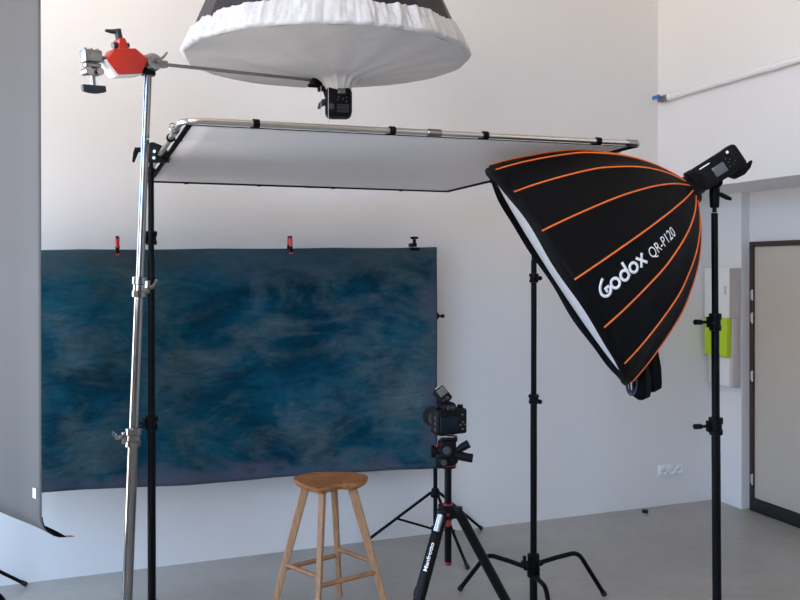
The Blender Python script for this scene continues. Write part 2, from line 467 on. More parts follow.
# electrical cabinet on the pier
cz = lambda py, d: CAMH-(py-HZ)/F*d
e = thing('electrical_cabinet', 'white electrical cabinet with lime green cover on the pier beside the brown framed door', 'electrical cabinet', (XP-.06, 4.995, .9))
z0, z1 = cz(388, 6.12), cz(268, 6.12)            # about 0.9 .. 1.8
zg0, zg1 = cz(357, 6.12), cz(318, 6.12)
MB().box((XP-.056, 4.995, (zg1+z1)/2), (.110, .266, z1-zg1), bevel=.004).build('upper_housing', 'cabinet', e)
MB().box((XP-.040, 4.995, (z0+zg1)/2), (.078, .266, zg1-z0-.002), bevel=.004).build('lower_housing', 'cabinet_parts_and_shade', e)
MB().box((XP-.103, 4.990, (zg0+zg1)/2), (.046, .24, zg1-zg0-.004), bevel=.006).build('green_cover', 'lime', e)['label'] = 'lime green cover'
MB().box((XP-.086, 4.93, (z0+zg0)/2), (.012, .10, zg0-z0-.02), bevel=.002).build('cable_trunk', 'cabinet', e)
MB().box((XP-.056, 4.8605, (zg1+z1)/2), (.106, .003, z1-zg1-.006)).build('side_shade', 'cabinet_parts_and_shade', e)['label'] = 'painted taupe shade on the near side'  # added thin sheet, its taupe paints the shading of the near side
hb = MB().box((XP-.113, 4.90, lerp(zg1, z1, .55)), (.006, .02, .07), bevel=.002); hb.build('latch', 'cabinet_parts_and_shade', e)

# triple wall socket on the back wall
sx = lambda px, py: at(px, py, 6.236)
c = sx(670.5, 470); c.y = YB
s = thing('wall_socket', 'triple white power socket low on the white back wall', 'socket', (c.x, YB, c.z-.05))
MB().box((c.x, YB-.005, c.z), (.232, .010, .090), bevel=.003).build('plate', 'socket', s)
for i in (-1, 0, 1):
    x = c.x+i*.071
    r = MB().lathe((x, YB-.009, c.z), (0, -1, 0), [(0, .033), (.012, .032), (.013, .030), (.013, .024), (.003, .021), (.003, 0)], 24, False)
    o = r.build('outlet', 'socket', s)
    hb = MB()
    for q in (-1, 1): hb.cyl((x+q*.0095, YB-.0125, c.z), (x+q*.0095, YB-.011, c.z), .0035)
    hb.build('contact', 'socket_hole', o)

# door stop on the floor by the back wall
p = at(645, 512, 5.97); p.z = 0
s = thing('door_stop', 'small steel and black door stop on the concrete near the back wall', 'door stop', p)
MB().lathe(p, Z3, [(0, .020), (.004, .021), (.017, .021), (.018, .019)], 20).build('base', 'steel', s)
MB().lathe(p+Z3*.017, Z3, [(0, .019), (.002, .022), (.018, .022), (.022, .018)], 20).build('rubber_ring', 'rubber', s)

# white water pipe with a blue valve on the upper right wall
pz = 3.05
ya = at(672, 97, 6.08).y
s = thing('water_pipe', 'white water pipe with blue valve along the upper right wall', 'pipe', (XR-.055, ya-2, pz))
MB().cyl((XR-.05, ya-.03, pz), (XR-.05, -3.9, pz-.02), .021, n=18).build('pipe_run', 'pipe', s)
v = MB().lathe((XR-.05, ya-.06, pz), Y3, [(0, .026), (.03, .027), (.032, .020), (.05, .020), (.052, .027), (.085, .027), (.09, .018), (.115, .018)], 16).build('valve', 'cast', s)
b = MB().box((XR-.085, ya+.045, pz+.018), (.014, .085, .026), bevel=.004); b.cyl((XR-.05, ya+.01, pz+.01), (XR-.085, ya+.01, pz+.016), .008); b.build('valve_handle', 'blue', v)
for k in range(5):
    y = ya-.05-k*.98 if k else ya-.05
    b = MB().box((XR-.0133, y, pz), (.025, .02, .03), bevel=.003)
    b.lathe((XR-.05, y-.012, pz-.002*k), Y3, [(0, .0235), (0, .026), (.024, .026), (.024, .0235)], 18)
    b.build('pipe_clip', 'pipe', s)

# ================================================================ stands
def P_on(base, top, z):
    t = (z-base.z)/(top.z-base.z); return base.lerp(top, t)
def mast(root, base, top, secs, m):
    for i, (z0, z1, r) in enumerate(secs):
        MB().cyl(P_on(base, top, z0), P_on(base, top, z1), r, n=20).build('tube_section', m, root)
def collar(root, base, top, z, r, kdir, m, mk, h=.06, kl=.05, style='tee'):
    ax = (top-base).normalized(); c = P_on(base, top, z)
    b = MB().lathe(c-ax*h/2, ax, [(0, r*1.1), (.002, r*1.5), (h*.3, r*1.55), (h*.33, r*1.35), (h*.62, r*1.35), (h*.66, r*1.6), (h-.002, r*1.6), (h, r*1.15)], 20)
    k = V(kdir).normalized()
    b.box(c+k*r*1.55, (r*1.3, r*1.3, h*.62), (k, ax.cross(k), ax), bevel=.003)
    o = b.build('collar', m, root)
    kb = MB().cyl(c+k*r*2.0, c+k*(r*2.0+kl*.55), .0065, n=12)
    e = c+k*(r*2.0+kl*.5)
    if style == 'tee':
        kb.lathe(e, k, [(0, .007), (.004, .015), (kl*.45, .018), (kl*.5, .012)], 8)
        kb.box(e+k*kl*.3-ax*.004, (kl*.4, .016, .046), (k, ax.cross(k), ax), bevel=.005)
    elif style == 'lever':
        q = (k+ax*.55).normalized()
        kb.tube([e-k*.012, e-k*.002, e-k*.002+q*.012+ax*.006, e-k*.002+q*.018+ax*.018], [.008, .008, .006, .005], 10)
    else:
        kb.lathe(e, k, [(0, .006), (.004, .011), (kl*.7, .012), (kl*.8, .007)], 12)
    kb.build('knob', mk, o)
    return o
def tripod_legs(root, base, top, m, R, zh, zl, angs, r=.0105, rm=.017):
    ax = Z3
    c = V((base.x, base.y, 0))
    MB().lathe(c+Z3*(zh-.03), Z3, [(0, rm*1.2), (.002, rm*2.1), (.02, rm*2.3), (.05, rm*1.8), (.06, rm*1.2)], 20).build('leg_hub', m, root)
    MB().lathe(c+Z3*(zl-.02), Z3, [(0, rm*1.1), (.002, rm*1.9), (.035, rm*1.9), (.04, rm*1.1)], 20).build('brace_hub', m, root)
    for a in angs:
        u = V((math.cos(a), math.sin(a), 0)); w = V((-u.y, u.x, 0))
        p0 = c+u*rm*1.9+Z3*zh; p1 = c+u*R+Z3*.012
        l = MB().tube([p0, p1], r, 12).build('leg', m, root)
        MB().lathe(p1-(p1-p0).normalized()*.03, p1-p0, [(0, r*1.2), (.032, r*1.45), (.037, r*.9)], 12).build('rubber_foot', 'rubber', l)
        mid = p0.lerp(p1, .52)
        b = MB()
        for q in (-1, 1): b.tube([c+u*rm*1.6+w*q*.009+Z3*zl, mid+w*q*.011], .0045, 8)
        b.cyl(mid-w*.018, mid+w*.018, .006, n=10)
        b.build('brace', m, root)
def turtle_legs(root, c, m, angs, zh=.235, R=.43, r=.0125, bendf=.62):
    c = V((c.x, c.y, 0))
    for i, a in enumerate(angs):
        u = V((math.cos(a), math.sin(a), 0)); z = zh-.028*i
        bend = c+u*R*bendf+Z3*(z+.035); foot = c+u*R+Z3*.012
        pts = [c+u*.03+Z3*z, c+u*R*bendf*.5+Z3*(z+.0175)]
        pre = bend-(bend-pts[0]).normalized()*.05; post = bend+(foot-bend).normalized()*.05
        for k in range(7):
            t = k/6; pts.append(pre*(1-t)**2+bend*2*t*(1-t)+post*t*t)
        pts.append(foot)
        l = MB().tube(pts, r, 12).build('leg', m, root)
        MB().lathe(foot-(foot-post).normalized()*.02, foot-post, [(0, r*1.15), (.02, r*1.3), (.027, r)], 12).build('rubber_foot', 'rubber', l)
        b = MB().lathe(c+Z3*(z-.013), Z3, [(0, .030), (.002, .034), (.024, .034), (.026, .030)], 20)
        b.box(c+u*.035+Z3*z, (.03, .03, .024), (u, V((-u.y, u.x, 0)), Z3), bevel=.003); b.build('leg_collar', m, root)

# --- black stand that carries the left side of the overhead frame
bp = at(152, 600, 3.55); bp.z = 0; tp = at(151, 168, 3.55)
s = thing('light_stand', 'black stand behind the chrome stand, clamped to the overhead frame', 'light stand', bp)
mast(s, bp, tp, [(.04, 1.10, .0175), (1.08, 1.84, .0150), (1.82, tp.z, .0125)], 'black_metal')
kd = dirw(-1, -.25, 0)
collar(s, bp, tp, cz(423, 3.55), .0175, kd, 'black_metal', 'black_plastic', style='tee', kl=.045)
collar(s, bp, tp, cz(238, 3.55), .0160, kd, 'black_metal', 'black_plastic', style='round', kl=.02)
MB().lathe(tp-Z3*.03, Z3, [(0, .014), (.002, .020), (.02, .020), (.022, .011), (.05, .008), (.055, .008)], 16).build('stud', 'black_metal', s)
tripod_legs(s, bp, tp, 'black_metal', .42, .33, .09, [math.radians(a) for a in (250, 10, 130)], rm=.0175)

# --- C-stand for the right side of the overhead frame
bp = at(533.5, 600, 4.36); bp.z = 0; tp = at(534, 166, 4.36)
s = thing('c_stand', 'black stand with three bent legs behind the large black softbox', 'light stand', bp)
mast(s, bp, tp, [(.05, 1.10, .0175), (1.08, 1.84, .0150), (1.82, tp.z, .0125)], 'black_metal')
for py, r in ((399, .0175), (278, .016)): collar(s, bp, tp, cz(py, 4.36), r, dirw(.2, -1, 0), 'black_metal', 'black_plastic', style='round', h=.05)
ang = lambda x, y: math.atan2(*reversed(list(dirw(x, y, 0))[:2]))
turtle_legs(s, bp, 'black_metal', [ang(.40, .13), ang(-.36, .20), ang(.03, -.43)], zh=.228, R=.43)
MB().lathe((bp.x, bp.y, .03), Z3, [(0, .016), (.004, .021), (.18, .021), (.185, .0175)], 18).build('base_tube', 'black_metal', s)
kk = dirw(-.8, -.6, 0)
kb = MB().cyl(V((bp.x, bp.y, .246))+kk*.03, V((bp.x, bp.y, .246))+kk*.075, .007).lathe(V((bp.x, bp.y, .246))+kk*.06, kk, [(0, .008), (.004, .016), (.02, .017), (.025, .01)], 8)
kb.box(V((bp.x, bp.y, .258))+kk*.068, (.014, .014, .05)); kb.build('knob', 'black_plastic', s)
MB().lathe((bp.x, bp.y, .228), Z3, [(0, .022), (.002, .032), (.05, .032), (.055, .022)], 18).build('collar', 'black_metal', s)

# --- stand of the big softbox, right
DS = 3.5
bp = at(717.5, 600, DS); bp.z = 0; tp = at(714.5, 213, DS)
s = thing('light_stand', 'black stand on the right carrying the flash of the softbox', 'light stand', bp)
mast(s, bp, tp, [(.04, cz(425, DS)+.02, .0185), (cz(425, DS), cz(322, DS)+.02, .0165), (cz(322, DS), tp.z, .0140)], 'black_metal')
kd = dirw(-1, -.15, 0)
collar(s, bp, tp, cz(322, DS), .0165, kd, 'black_metal', 'black_plastic', h=.075, kl=.05, style='round')
collar(s, bp, tp, cz(426, DS), .0185, kd, 'black_metal', 'black_plastic', h=.075, kl=.05, style='round')
tripod_legs(s, bp, tp, 'black_metal', .42, .30, .08, [math.radians(a) for a in (30, 150, 270)], rm=.0185)

# --- chrome boom stand, leaning a little
DC = 3.0
tp = at(148, 70, DC); b0 = at(127, 600, DC)
dz = tp.z-b0.z; bp = b0-(tp-b0)*(b0.z/dz); bp.z = 0
s = thing('boom_stand', 'tall shiny chrome stand on the left with a boom arm on top', 'light stand', bp)
mast(s, bp, tp, [(.05, cz(437, DC)+.02, .0190), (cz(437, DC), cz(287, DC)+.02, .0170), (cz(287, DC), tp.z, .0145)], 'chrome')
collar(s, bp, tp, cz(437, DC), .0190, dirw(-1, -.3, 0), 'chrome', 'chrome', h=.07, kl=.04, style='lever')
collar(s, bp, tp, cz(287, DC), .0175, dirw(1, -.2, 0), 'chrome', 'chrome', h=.075, kl=.04, style='lever')
turtle_legs(s, bp, 'chrome', [ang(-.9, -.4), ang(.85, -.5), ang(0, 1)], R=.45)
MB().lathe((bp.x, bp.y, .03), Z3, [(0, .018), (.004, .022), (.2, .022), (.21, .019)], 18).build('base_tube', 'chrome', s)

# grip head on top, boom arm, counterweight and end clamp
bdir = dirw(.853, .522, 0.0); bc = at(150.5, 63, DC)
bend = at(314, 80.5, 3.56)
bdir = (bend-bc).normalized(); bn = bdir.cross(Z3).normalized(); bn = -bn if bn.dot(bc) > 0 else bn      # bn: towards the viewer
off = bn*(-.004)
MB().lathe(tp-Z3*.02, Z3, [(0, .024), (.003, .027), (.022, .027), (.026, .020), (.035, .018)], 20).build('head_socket', 'black_metal', s)
g = MB().lathe(bc+bn*.038, -bn, [(0, .012), (.003, .027), (.018, .033), (.024, .033), (.026, .029), (.05, .029), (.052, .033), (.058, .033), (.072, .026), (.076, .012)], 28).build('grip_head', 'cast', s)
k = MB().cyl(bc+bn*.03, bc+bn*.06, .009); k.tube([bc+bn*.052, bc+bn*.056+bdir*.020+Z3*.014, bc+bn*.058+bdir*.034+Z3*.032], [.006, .005, .0035], 10)
k.build('lever', 'cast', g)
b = MB().box(bc+bdir*.05, (.03, .028, .026), (bdir, bn, bdir.cross(bn)), bevel=.004); b.lathe(bc+bdir*.035, bdir, [(0, .012), (.03, .012), (.032, .009)], 14); b.build('arm_clamp', 'cast', g)
tail = bc-bdir*.226
tag(MB().cyl(tail, bend, .0068, n=16).build('boom_pole', 'chrome'), 'long thin chrome boom arm reaching from the chrome stand to the white umbrella', 'boom')
# red counterweight
wc = bc-bdir*.103
bdir0 = bdir; bdir = (bdir+Z3*.13).normalized()
w = thing('counterweight', 'red counterweight with black levers on the boom arm', 'counterweight', wc-Z3*.05)
up = bdir.cross(bn); up = up if up.z > 0 else -up
poly = [(-.085, .0), (-.050, .042), (.040, .042), (.085, .0), (.045, -.052), (-.052, -.052)]
MB().prism([(a*.93, (b-.004)*.95) for a, b in poly], wc, bdir, up, .062, bevel=.004).build('body', 'red', w)
MB().prism([(-.088, -.004), (-.080, .004), (-.05, -.050), (.05, -.052), (.036, -.060), (-.056, -.060)], wc-bn*.002, bdir, up, .056, bevel=.002).build('base_plate', 'white_cast', w)
MB().prism([(-.022, .034), (-.014, .074), (.008, .074), (.016, .034)], wc, bdir, up, .045, bevel=.003).build('clamp_block', 'red', w)
l = MB().cyl(wc+up*.07-bdir*.004, wc+up*.108-bdir*.004, .013, n=14); l.tube([wc+up*.1, wc+up*.1-bdir*.025, wc+up*.104-bdir*.05], [.011, .008, .005], 10)
l.build('lever', 'lever', w)
MB().cyl(wc+up*.052-bdir*.016, wc+up*.052-bdir*.034, .012, n=12).build('knob', 'lever', w); MB().cyl(wc+up*.052+bdir*.008, wc+up*.052+bdir*.028, .009, n=12).build('knob', 'lever', w)
bdir = bdir0; up = bdir.cross(bn); up = up if up.z > 0 else -up
# end clamp
ec = bc-bdir*.226
e = thing('end_clamp', 'silver clamp with black T handle hanging from the left end of the boom arm', 'clamp', ec-Z3*.12)
b = MB().box(ec+up*.0, (.062, .05, .042), (bdir, bn, up), bevel=.006)
for q in (-.022, 0, .022): b.cyl(ec+bdir*q+up*.018, ec+bdir*q+up*.028, .008, n=12)
b.build('jaw', 'cast', e)
b = MB().box(ec-up*.031, (.056, .034, .014), (bdir, bn, up), bevel=.004)
for q in (-.02, .02): b.cyl(ec-up*.052+bdir*q+bn*.022, ec-up*.052+bdir*q-bn*.022, .013, n=14)
b.box(ec-up*.052, (.05, .02, .026), (bdir, bn, up), bevel=.004); b.build('clevis', 'chrome', e)
MB().cyl(ec-up*.055, ec-up*.105, .009, n=14).build('screw', 'cast', e)
t = MB().prism([(-.042, .012), (.042, .012), (.042, -.010), (.012, -.016), (-.012, -.016), (-.042, -.010)], ec-up*.110, bdir, up, .022, bevel=.004); t.build('handle', 'lever', e)

# ================================================================ white-fronted umbrella on the boom
RU = .561
uc = W(-.2855, 3.254, 2.630)
ua = dirw(-.012, -.027, 1.0)                                   # its axis, a touch tilted
ux_, uy_, _ = frame_of(ua)
hd = at(338.5, 102, 3.58)                                  # flash below
def ring_pt(r, z, t): return uc + (ux_*math.cos(t)+uy_*math.sin(t))*r + ua*z
u = thing('umbrella', 'large black umbrella with white gathered front hanging at the top of the photo', 'umbrella', uc)
NRIB, DEP = 16, .70
def canopy_r(z): return RU*math.sqrt(max(0.0, 1-z/DEP))*.985
def canopy(t, z, off=0):
    k = t/(2*PI)*NRIB; i = math.floor(k); f = k-i
    a, b = [ring_pt(canopy_r(z)+off, z, q*2*PI/NRIB) for q in (i, i+1)]
    p = a.lerp(b, f); return p
bm = MB()
bm.grid(lambda a, v: canopy(a*2*PI, .012+(DEP-.014)*(v**1.5)), NRIB*4, 18)
bm.build('canopy', 'navy_cloth', u, sharp=14, solid=.002)
for k in range(NRIB):
    t = k*2*PI/NRIB
    MB().tube([ring_pt(canopy_r(z)-.008, z, t) for z in [.02+.5*(i/10)**1.6 for i in range(11)]], .003, 6).build('rib', 'black_metal', u)
MB().cyl(uc+ua*(DEP+.03), uc+ua*.02, .005, n=10).build('shaft', 'chrome', u)
def skirt(a, v):
    t = a*2*PI
    # around the rim, from the flat front up over the ribs
    if v < .35:
        q = v/.35*PI/2; r = RU-.014+.014*math.sin(q); z = -.010*math.cos(q)
    else:
        w = (v-.35)/.65; z = .085*w; r = canopy_r(max(.0, z))+.007*(1-w)+.004
    g = noise.noise(V((math.cos(t)*16, math.sin(t)*16, v*1.1)))*.009 + noise.noise(V((math.cos(t)*38, math.sin(t)*38, v*1.6+5)))*.009 + noise.noise(V((math.cos(t)*75, math.sin(t)*75, v*2+8)))*.005
    g *= min(1, v*1.6)
    zz = noise.noise(V((math.cos(t)*5, math.sin(t)*5, 9)))*.010*v + noise.noise(V((math.cos(t)*24, math.sin(t)*24, 3)))*.005*v
    scal = -.006*abs(math.sin(t*NRIB/2))*1.0
    return ring_pt(r+g+scal+.004, z+zz, t)
MB().grid(skirt, 560, 14).build('elastic_skirt', 'skirt', u, sharp=80)['label'] = 'white gathered edge band'
fc = hd + Z3*.07 - uc; fc2 = (fc.dot(ux_), fc.dot(uy_))
def front(a, v):
    t = a*2*PI
    scal = -.006*abs(math.sin(t*NRIB/2))
    rim = V((math.cos(t)*(RU-.010+scal), math.sin(t)*(RU-.010+scal)))
    c = V(fc2); r0 = .048
    inner = c+V((math.cos(t), math.sin(t)))*r0
    w = v**1.5; p = inner.lerp(rim, w)
    d = max(0.0, (p-c).length-r0)
    drop = .052*math.exp(-(d/.022)**1.3)
    fold = noise.noise(V((math.cos(t)*4.5, math.sin(t)*4.5, 2)))*.016*math.exp(-d/.06)*min(1, d/.02+.25)
    sag = -.008*(1-v)
    wob = .004*noise.noise(V((p.x*5, p.y*5, 1)))*math.sin(PI*v)
    q = .0012*math.cos(t*NRIB)*v
    return uc+ux_*p.x+uy_*p.y+ua*(-.010-drop+fold+sag+wob+q)
MB().grid(front, 160, 44).build('diffuser_front', 'diffuser', u, sharp=80)['label'] = 'flat white diffusion front'
b = MB()
for px, y0_, y1_ in ((321, 86, 114), (328.3, 84, 126)):
    p = at(px, y0_, 3.36); q = at(px, y1_, 3.36); b.cyl(p, q, .0011, n=6)
b.build('draw_cord', 'skirt', u)
# flash under the umbrella
def rbox(c, size, axes, bev): return MB().box(c, size, axes, bevel=bev, seg=3)
vx, vy = dirw(.99, .1, 0), dirw(-.1, .99, 0)
h = thing('flash_head', 'small black flash hanging below the white umbrella', 'flash', hd-Z3*.07)
hb = rbox(hd-Z3*.006, (.116, .104, .130), (vx, vy, Z3), .024); hb.build('body', 'black_plastic', h)
MB().lathe(hd+Z3*.055, Z3, [(0, .044), (.004, .049), (.026, .049), (.03, .044)], 24).build('mount_ring', 'black_metal', h)
fr = hd-vy*.0525
MB().box(fr+vx*.012+Z3*.038, (.034, .004, .022), (vx, vy, Z3), bevel=.001).build('display', 'screen', h)
bt = MB()
for (x, z) in ((.000, .012), (.018, .004), (.034, .010), (.034, -.008), (-.004, -.0)): bt.cyl(fr+vx*x+Z3*z, fr+vx*x+Z3*z-vy*.004, .0035, n=10)
bt.build('button', 'grey_plastic', h)
MB().cyl(fr-vx*.032-Z3*.03, fr-vx*.032-Z3*.03-vy*.010, .012, n=18).build('dial', 'grey_plastic', h)
gr = MB()
for k in range(6): gr.box(fr-vx*.000+Z3*(-.022-.006*k)+vx*.018, (.052, .003, .0025), (vx, vy, Z3))
gr.build('vent', 'grey_plastic', h)
bk = MB().prism([(0, .02), (-.018, .014), (-.034, -.004), (-.040, -.026), (-.026, -.026), (-.022, -.012), (0, -.010)], hd-vx*.052-Z3*.005, vx, Z3, .024, bevel=.003)
bk.build('bracket', 'lever', h)
# clamp joining boom and flash
cc = bend+bdir*.012
k = thing('boom_clamp', 'small black clamp at the end of the boom under the umbrella', 'clamp', cc-Z3*.03)
b = MB().box(cc, (.052, .036, .034), (bdir, bn, up), bevel=.004); b.box(cc+bdir*.024-up*.02, (.018, .03, .05), (bdir, bn, up), bevel=.003)
b.build('jaw', 'black_metal', k)
MB().cyl(cc-up*.024+bdir*.01+bn*.01, cc-up*.026-bdir*.052+bn*.01, .0075, n=12).build('handle', 'black_plastic', k)
b = MB(); b.tube([cc+bdir*.03, hd+Z3*.045-vx*.06, hd+Z3*.02-vx*.0535], .007, 10); b.build('arm', 'black_metal', k)

# ================================================================ overhead frame with white cloth
cFL, cFR, cBR, cBL = at(182, 120, 2.66), at(644, 143.5, 3.46), at(449, 190.5, 5.30), at(144, 180, 4.50)
cor = [cFL, cFR, cBR, cBL]
s = thing('overhead_scrim', 'large level white cloth on a silver tube frame above the blue backdrop', 'scrim', sum(cor, V())/4)
def rounded(cs, r, n=7):
    out = []
    for i in range(4):
        p, a, b = cs[i], cs[i-1], cs[(i+1) % 4]
        u0, u1 = (a-p).normalized(), (b-p).normalized()
        for k in range(n+1):
            t = k/n; out.append((p+u0*r)*(1-t)**2+p*2*t*(1-t)+(p+u1*r)*t*t)
    return out
rp = rounded(cor, .075)
n8 = len(rp)//4
for i in range(4):
    # each side its own tube: half of each corner bend
    seg = rp[i*n8+n8//2:(i+1)*n8]+rp[((i+1) % 4)*n8:((i+1) % 4)*n8+n8//2+1] if i < 3 else rp[3*n8+n8//2:]+rp[0:n8//2+1]
    MB().tube(seg, .0105, 14).build('frame_tube', 'silver', s)
cen = sum(cor, V())/4
inn = [p+(cen-p).normalized()*.022 for p in cor]; inn2 = [p+(cen-p).normalized()*.056 for p in cor]
dn = V((0, 0, -.006))
def quadfn(q): return lambda a, v: (q[0].lerp(q[1], a)).lerp(q[3].lerp(q[2], a), v)
qf = quadfn(inn2)
MB().grid(lambda a, v: qf(a, v)+dn-Z3*(.018*math.sin(PI*a)*math.sin(PI*v)), 24, 24).build('cloth', 'scrim', s, sharp=80, solid=.0015)
hm = MB()
for i in range(4):
    j = (i+1) % 4
    vs = [inn[i]+dn*2.4, inn[j]+dn*2.4, inn2[j]+dn*1.6, inn2[i]+dn*1.6]
    hm.faces(vs+[q+Z3*.003 for q in vs], [(0, 1, 2, 3), (7, 6, 5, 4), (0, 4, 5, 1), (1, 5, 6, 2), (2, 6, 7, 3), (3, 7, 4, 0)])
hm.build('hem', 'black_hem_and_shade', s)
def clip_on(p0, p1, t):
    d_ = (p1-p0).normalized(); p = p0.lerp(p1, t)
    inw = (cen-p); inw -= d_*inw.dot(d_); inw.normalize()
    b = MB().lathe(p-d_*.011, d_, [(0, .013), (.0005, .0158), (.0215, .0158), (.022, .013)], 18)
    b.box(p+inw*.026-Z3*.008, (.02, .03, .005), (d_, inw, d_.cross(inw)), bevel=.001)
    b.build('elastic_clip', 'black_cloth', s)
def t_for(p0, p1, px):
    lo_, hi_ = 0.0, 1.0
    for _ in range(40):
        m_ = (lo_+hi_)/2; p = p0.lerp(p1, m_); X = p.x*CT-p.y*ST; Y = p.x*ST+p.y*CT
        if 400+F*X/Y < px: lo_ = m_
        else: hi_ = m_
    return (lo_+hi_)/2
for px in (256, 392, 485, 598): clip_on(cFL, cFR, t_for(cFL, cFR, px))
for t in (.12, .34, .58, .82): clip_on(cBL, cBR, t)
for t in (.2, .45, .7): clip_on(cFL, cBL, t); clip_on(cFR, cBR, t)
for p0, p1, t in ((cFL, cFR, t_for(cFL, cFR, 434)), (cBL, cBR, .5), (cFL, cBL, .12), (cFR, cBR, .1), (cFL, cFR, .965)):
    d_ = (p1-p0).normalized(); p = p0.lerp(p1, t)
    MB().lathe(p-d_*.028, d_, [(0, .0124), (.002, .0142), (.054, .0142), (.056, .0124)], 16).build('coupling', 'chrome', s)
pn = MB(); q = cFL.lerp(cBL, .07); pn.tube([q+dirw(-1, 0, 0)*.018+dirw(-1, 0, 0)*(.012*math.cos(a))+Z3*(.012*math.sin(a)) for a in [i*2*PI/14 for i in range(14)]], .002, 6, closed=True)
pn.cyl(q, q+dirw(-1, 0, 0)*.012, .005, n=10); pn.build('lock_pin', 'chrome', s)
# clamps holding it on the stands
def frame_clamp(px, py, d, p0, p1, label, lev):
    c = at(px, py, d); d_ = (p1-p0).normalized()
    k = thing('frame_clamp', label, 'clamp', c-Z3*.05, 'clamps of the overhead frame')
    x = d_.cross(Z3).normalized()
    b = MB().prism([(-.055, -.035), (.05, -.035), (.055, .0), (.03, .035), (-.012, .052), (-.05, .045)], c, dirw(1, 0, 0), Z3, .040, bevel=.005)
    b.build('body', 'black_metal', k)
    b = MB()
    for (a, z) in ((-.004, .010), (-.006, -.018), (.018, .0)): b.cyl(c+dirw(1, 0, 0)*a+Z3*z+dirw(0, -1, 0)*.018, c+dirw(1, 0, 0)*a+Z3*z+dirw(0, -1, 0)*.026, .0065, n=12)
    b.build('bolt', 'cast', k)
    l = MB().cyl(c+dirw(-1, 0, 0)*.05+Z3*.02, c+dirw(-1, 0, 0)*.085+Z3*.02, .011, n=12)
    l.tube([c+dirw(-1, 0, 0)*.085+Z3*.025, c+dirw(-1, -.1, 0)*.092+Z3*.0, c+dirw(-1, -.1, 0)*.100-Z3*.035], [.012, .010, .005], 10)
    l.build('lever', 'black_plastic', k)
frame_clamp(157, 154.5, 3.55, cFL, cBL, 'black clamp with lever joining the silver frame to the left black stand', -1)
frame_clamp(531, 166, 4.36, cFR, cBR, 'black clamp joining the silver frame to the stand behind the softbox', 1)

# ================================================================ big black softbox with orange piping
SD = 3.5
sc_ = at(558, 273.5, SD); sa = dirw(.845, -.094, .542)
e1 = Z3-sa*sa.dot(Z3); e1.normalize(); e2 = e1.cross(sa); e2 = e2 if e2.dot(-sc_) > 0 else -e2
RS, LS, NS, PH0 = .546, .648, 16, math.radians(2.5)
PROF = [(0, 1), (.12, .955), (.25, .895), (.40, .815), (.516, .742), (.618, .655), (.72, .555), (.80, .458), (.88, .338), (.94, .225), (1.0, .095)]
def srad(s): return RS*smooth_table(PROF, s)
def rib_pt(s, k, off=0):
    t = PH0+k*2*PI/NS; return sc_+sa*(s*LS)+(e1*math.cos(t)+e2*math.sin(t))*(srad(s)+off)
def shell(s, k, off=0):
    i = math.floor(k); f = k-i
    p = rib_pt(s, i, off).lerp(rib_pt(s, i+1, off), f)
    ax = sc_+sa*(s*LS); d_ = (p-ax)
    # the panels are pulled flat between the ribs, slightly hollow
    sag = .010*math.sin(PI*f)*math.sin(PI*min(1, s*1.1))
    cr = .0022*math.sin(f*9+s*21+i*1.7)*math.sin(PI*f)*(1-s)
    return p-d_.normalized()*(sag+cr)
s = thing('softbox', 'big black parabolic softbox with orange piping and white lettering', 'softbox', sc_)
MB().grid(lambda a, v: shell(v, a*NS), NS*8, 40).build('shell', 'black_cloth', s, sharp=12, solid=.002)
for k in range(NS):
    MB().tube([rib_pt(.004+.985*i/26, k, .002) for i in range(27)], .0034, 8).build('piping', 'orange', s)
lipn = 96
lp = lambda r, z: [ (lambda t: sc_ - sa*(z+.004*math.sin(5*t)+.003*math.sin(9*t+1)) + (e1*math.cos(t)+e2*math.sin(t))*r)(2*PI*i/lipn) for i in range(lipn)]
bm = MB(); rings = [[bm.bm.verts.new(p) for p in lp(r, z)] for r, z in ((RS*.985, -.012), (RS*.995, .012), (RS*.985, .022), (RS*.955, .027), (RS*.945, .016), (RS*.955, -.004))]
bm._bridge(rings+[rings[0]], True); bm.build('front_lip', 'black_cloth', s, sharp=60)
def sfront(a, v):
    t = a*2*PI; r = RS*.965*(.002+.998*v)
    return sc_+sa*(.002+.006*math.cos(t*3)*v*(1-v)-.010*(1-v*v)) + (e1*math.cos(t)+e2*math.sin(t))*r
MB().grid(sfront, 96, 14).build('front_diffuser', 'box_white', s, sharp=80)['label'] = 'white diffusion front'
ap = sc_+sa*LS
MB().lathe(ap-sa*.03, sa, [(0, .045), (.002, .066), (.020, .070), (.045, .060), (.05, .052)], 28).build('speed_ring', 'black_metal', s)

# lettering: flat strokes laid on the panel between two ribs
KP = 4.5                                                     # middle of the panel, in rib numbers
arcs = [(0.0, 0.0)]
for i in range(1, 201):
    arcs.append((arcs[-1][0]+(shell(i/200, KP)-shell((i-1)/200, KP)).length, i/200))
def on_panel(tx, ty, off=.0022):
    s_ = table(arcs, max(0, tx))
    wid = (rib_pt(s_, math.floor(KP)+1)-rib_pt(s_, math.floor(KP))).length
    k = KP-ty/max(wid, .02)
    p = shell(s_, k)
    return p+(p-(sc_+sa*(s_*LS))).normalized()*off
def stroke_shape(pts, w, closed=False):
    P = [V((a, b)) for a, b in pts]; n = len(P); L_, R_ = [], []
    for i in range(n):
        t = (P[(i+1) % n]-P[i-1]) if closed else (P[min(i+1, n-1)]-P[max(i-1, 0)])
        t.normalize(); nrm = V((-t.y, t.x)); L_.append(P[i]+nrm*w/2); R_.append(P[i]-nrm*w/2)
    return L_, R_
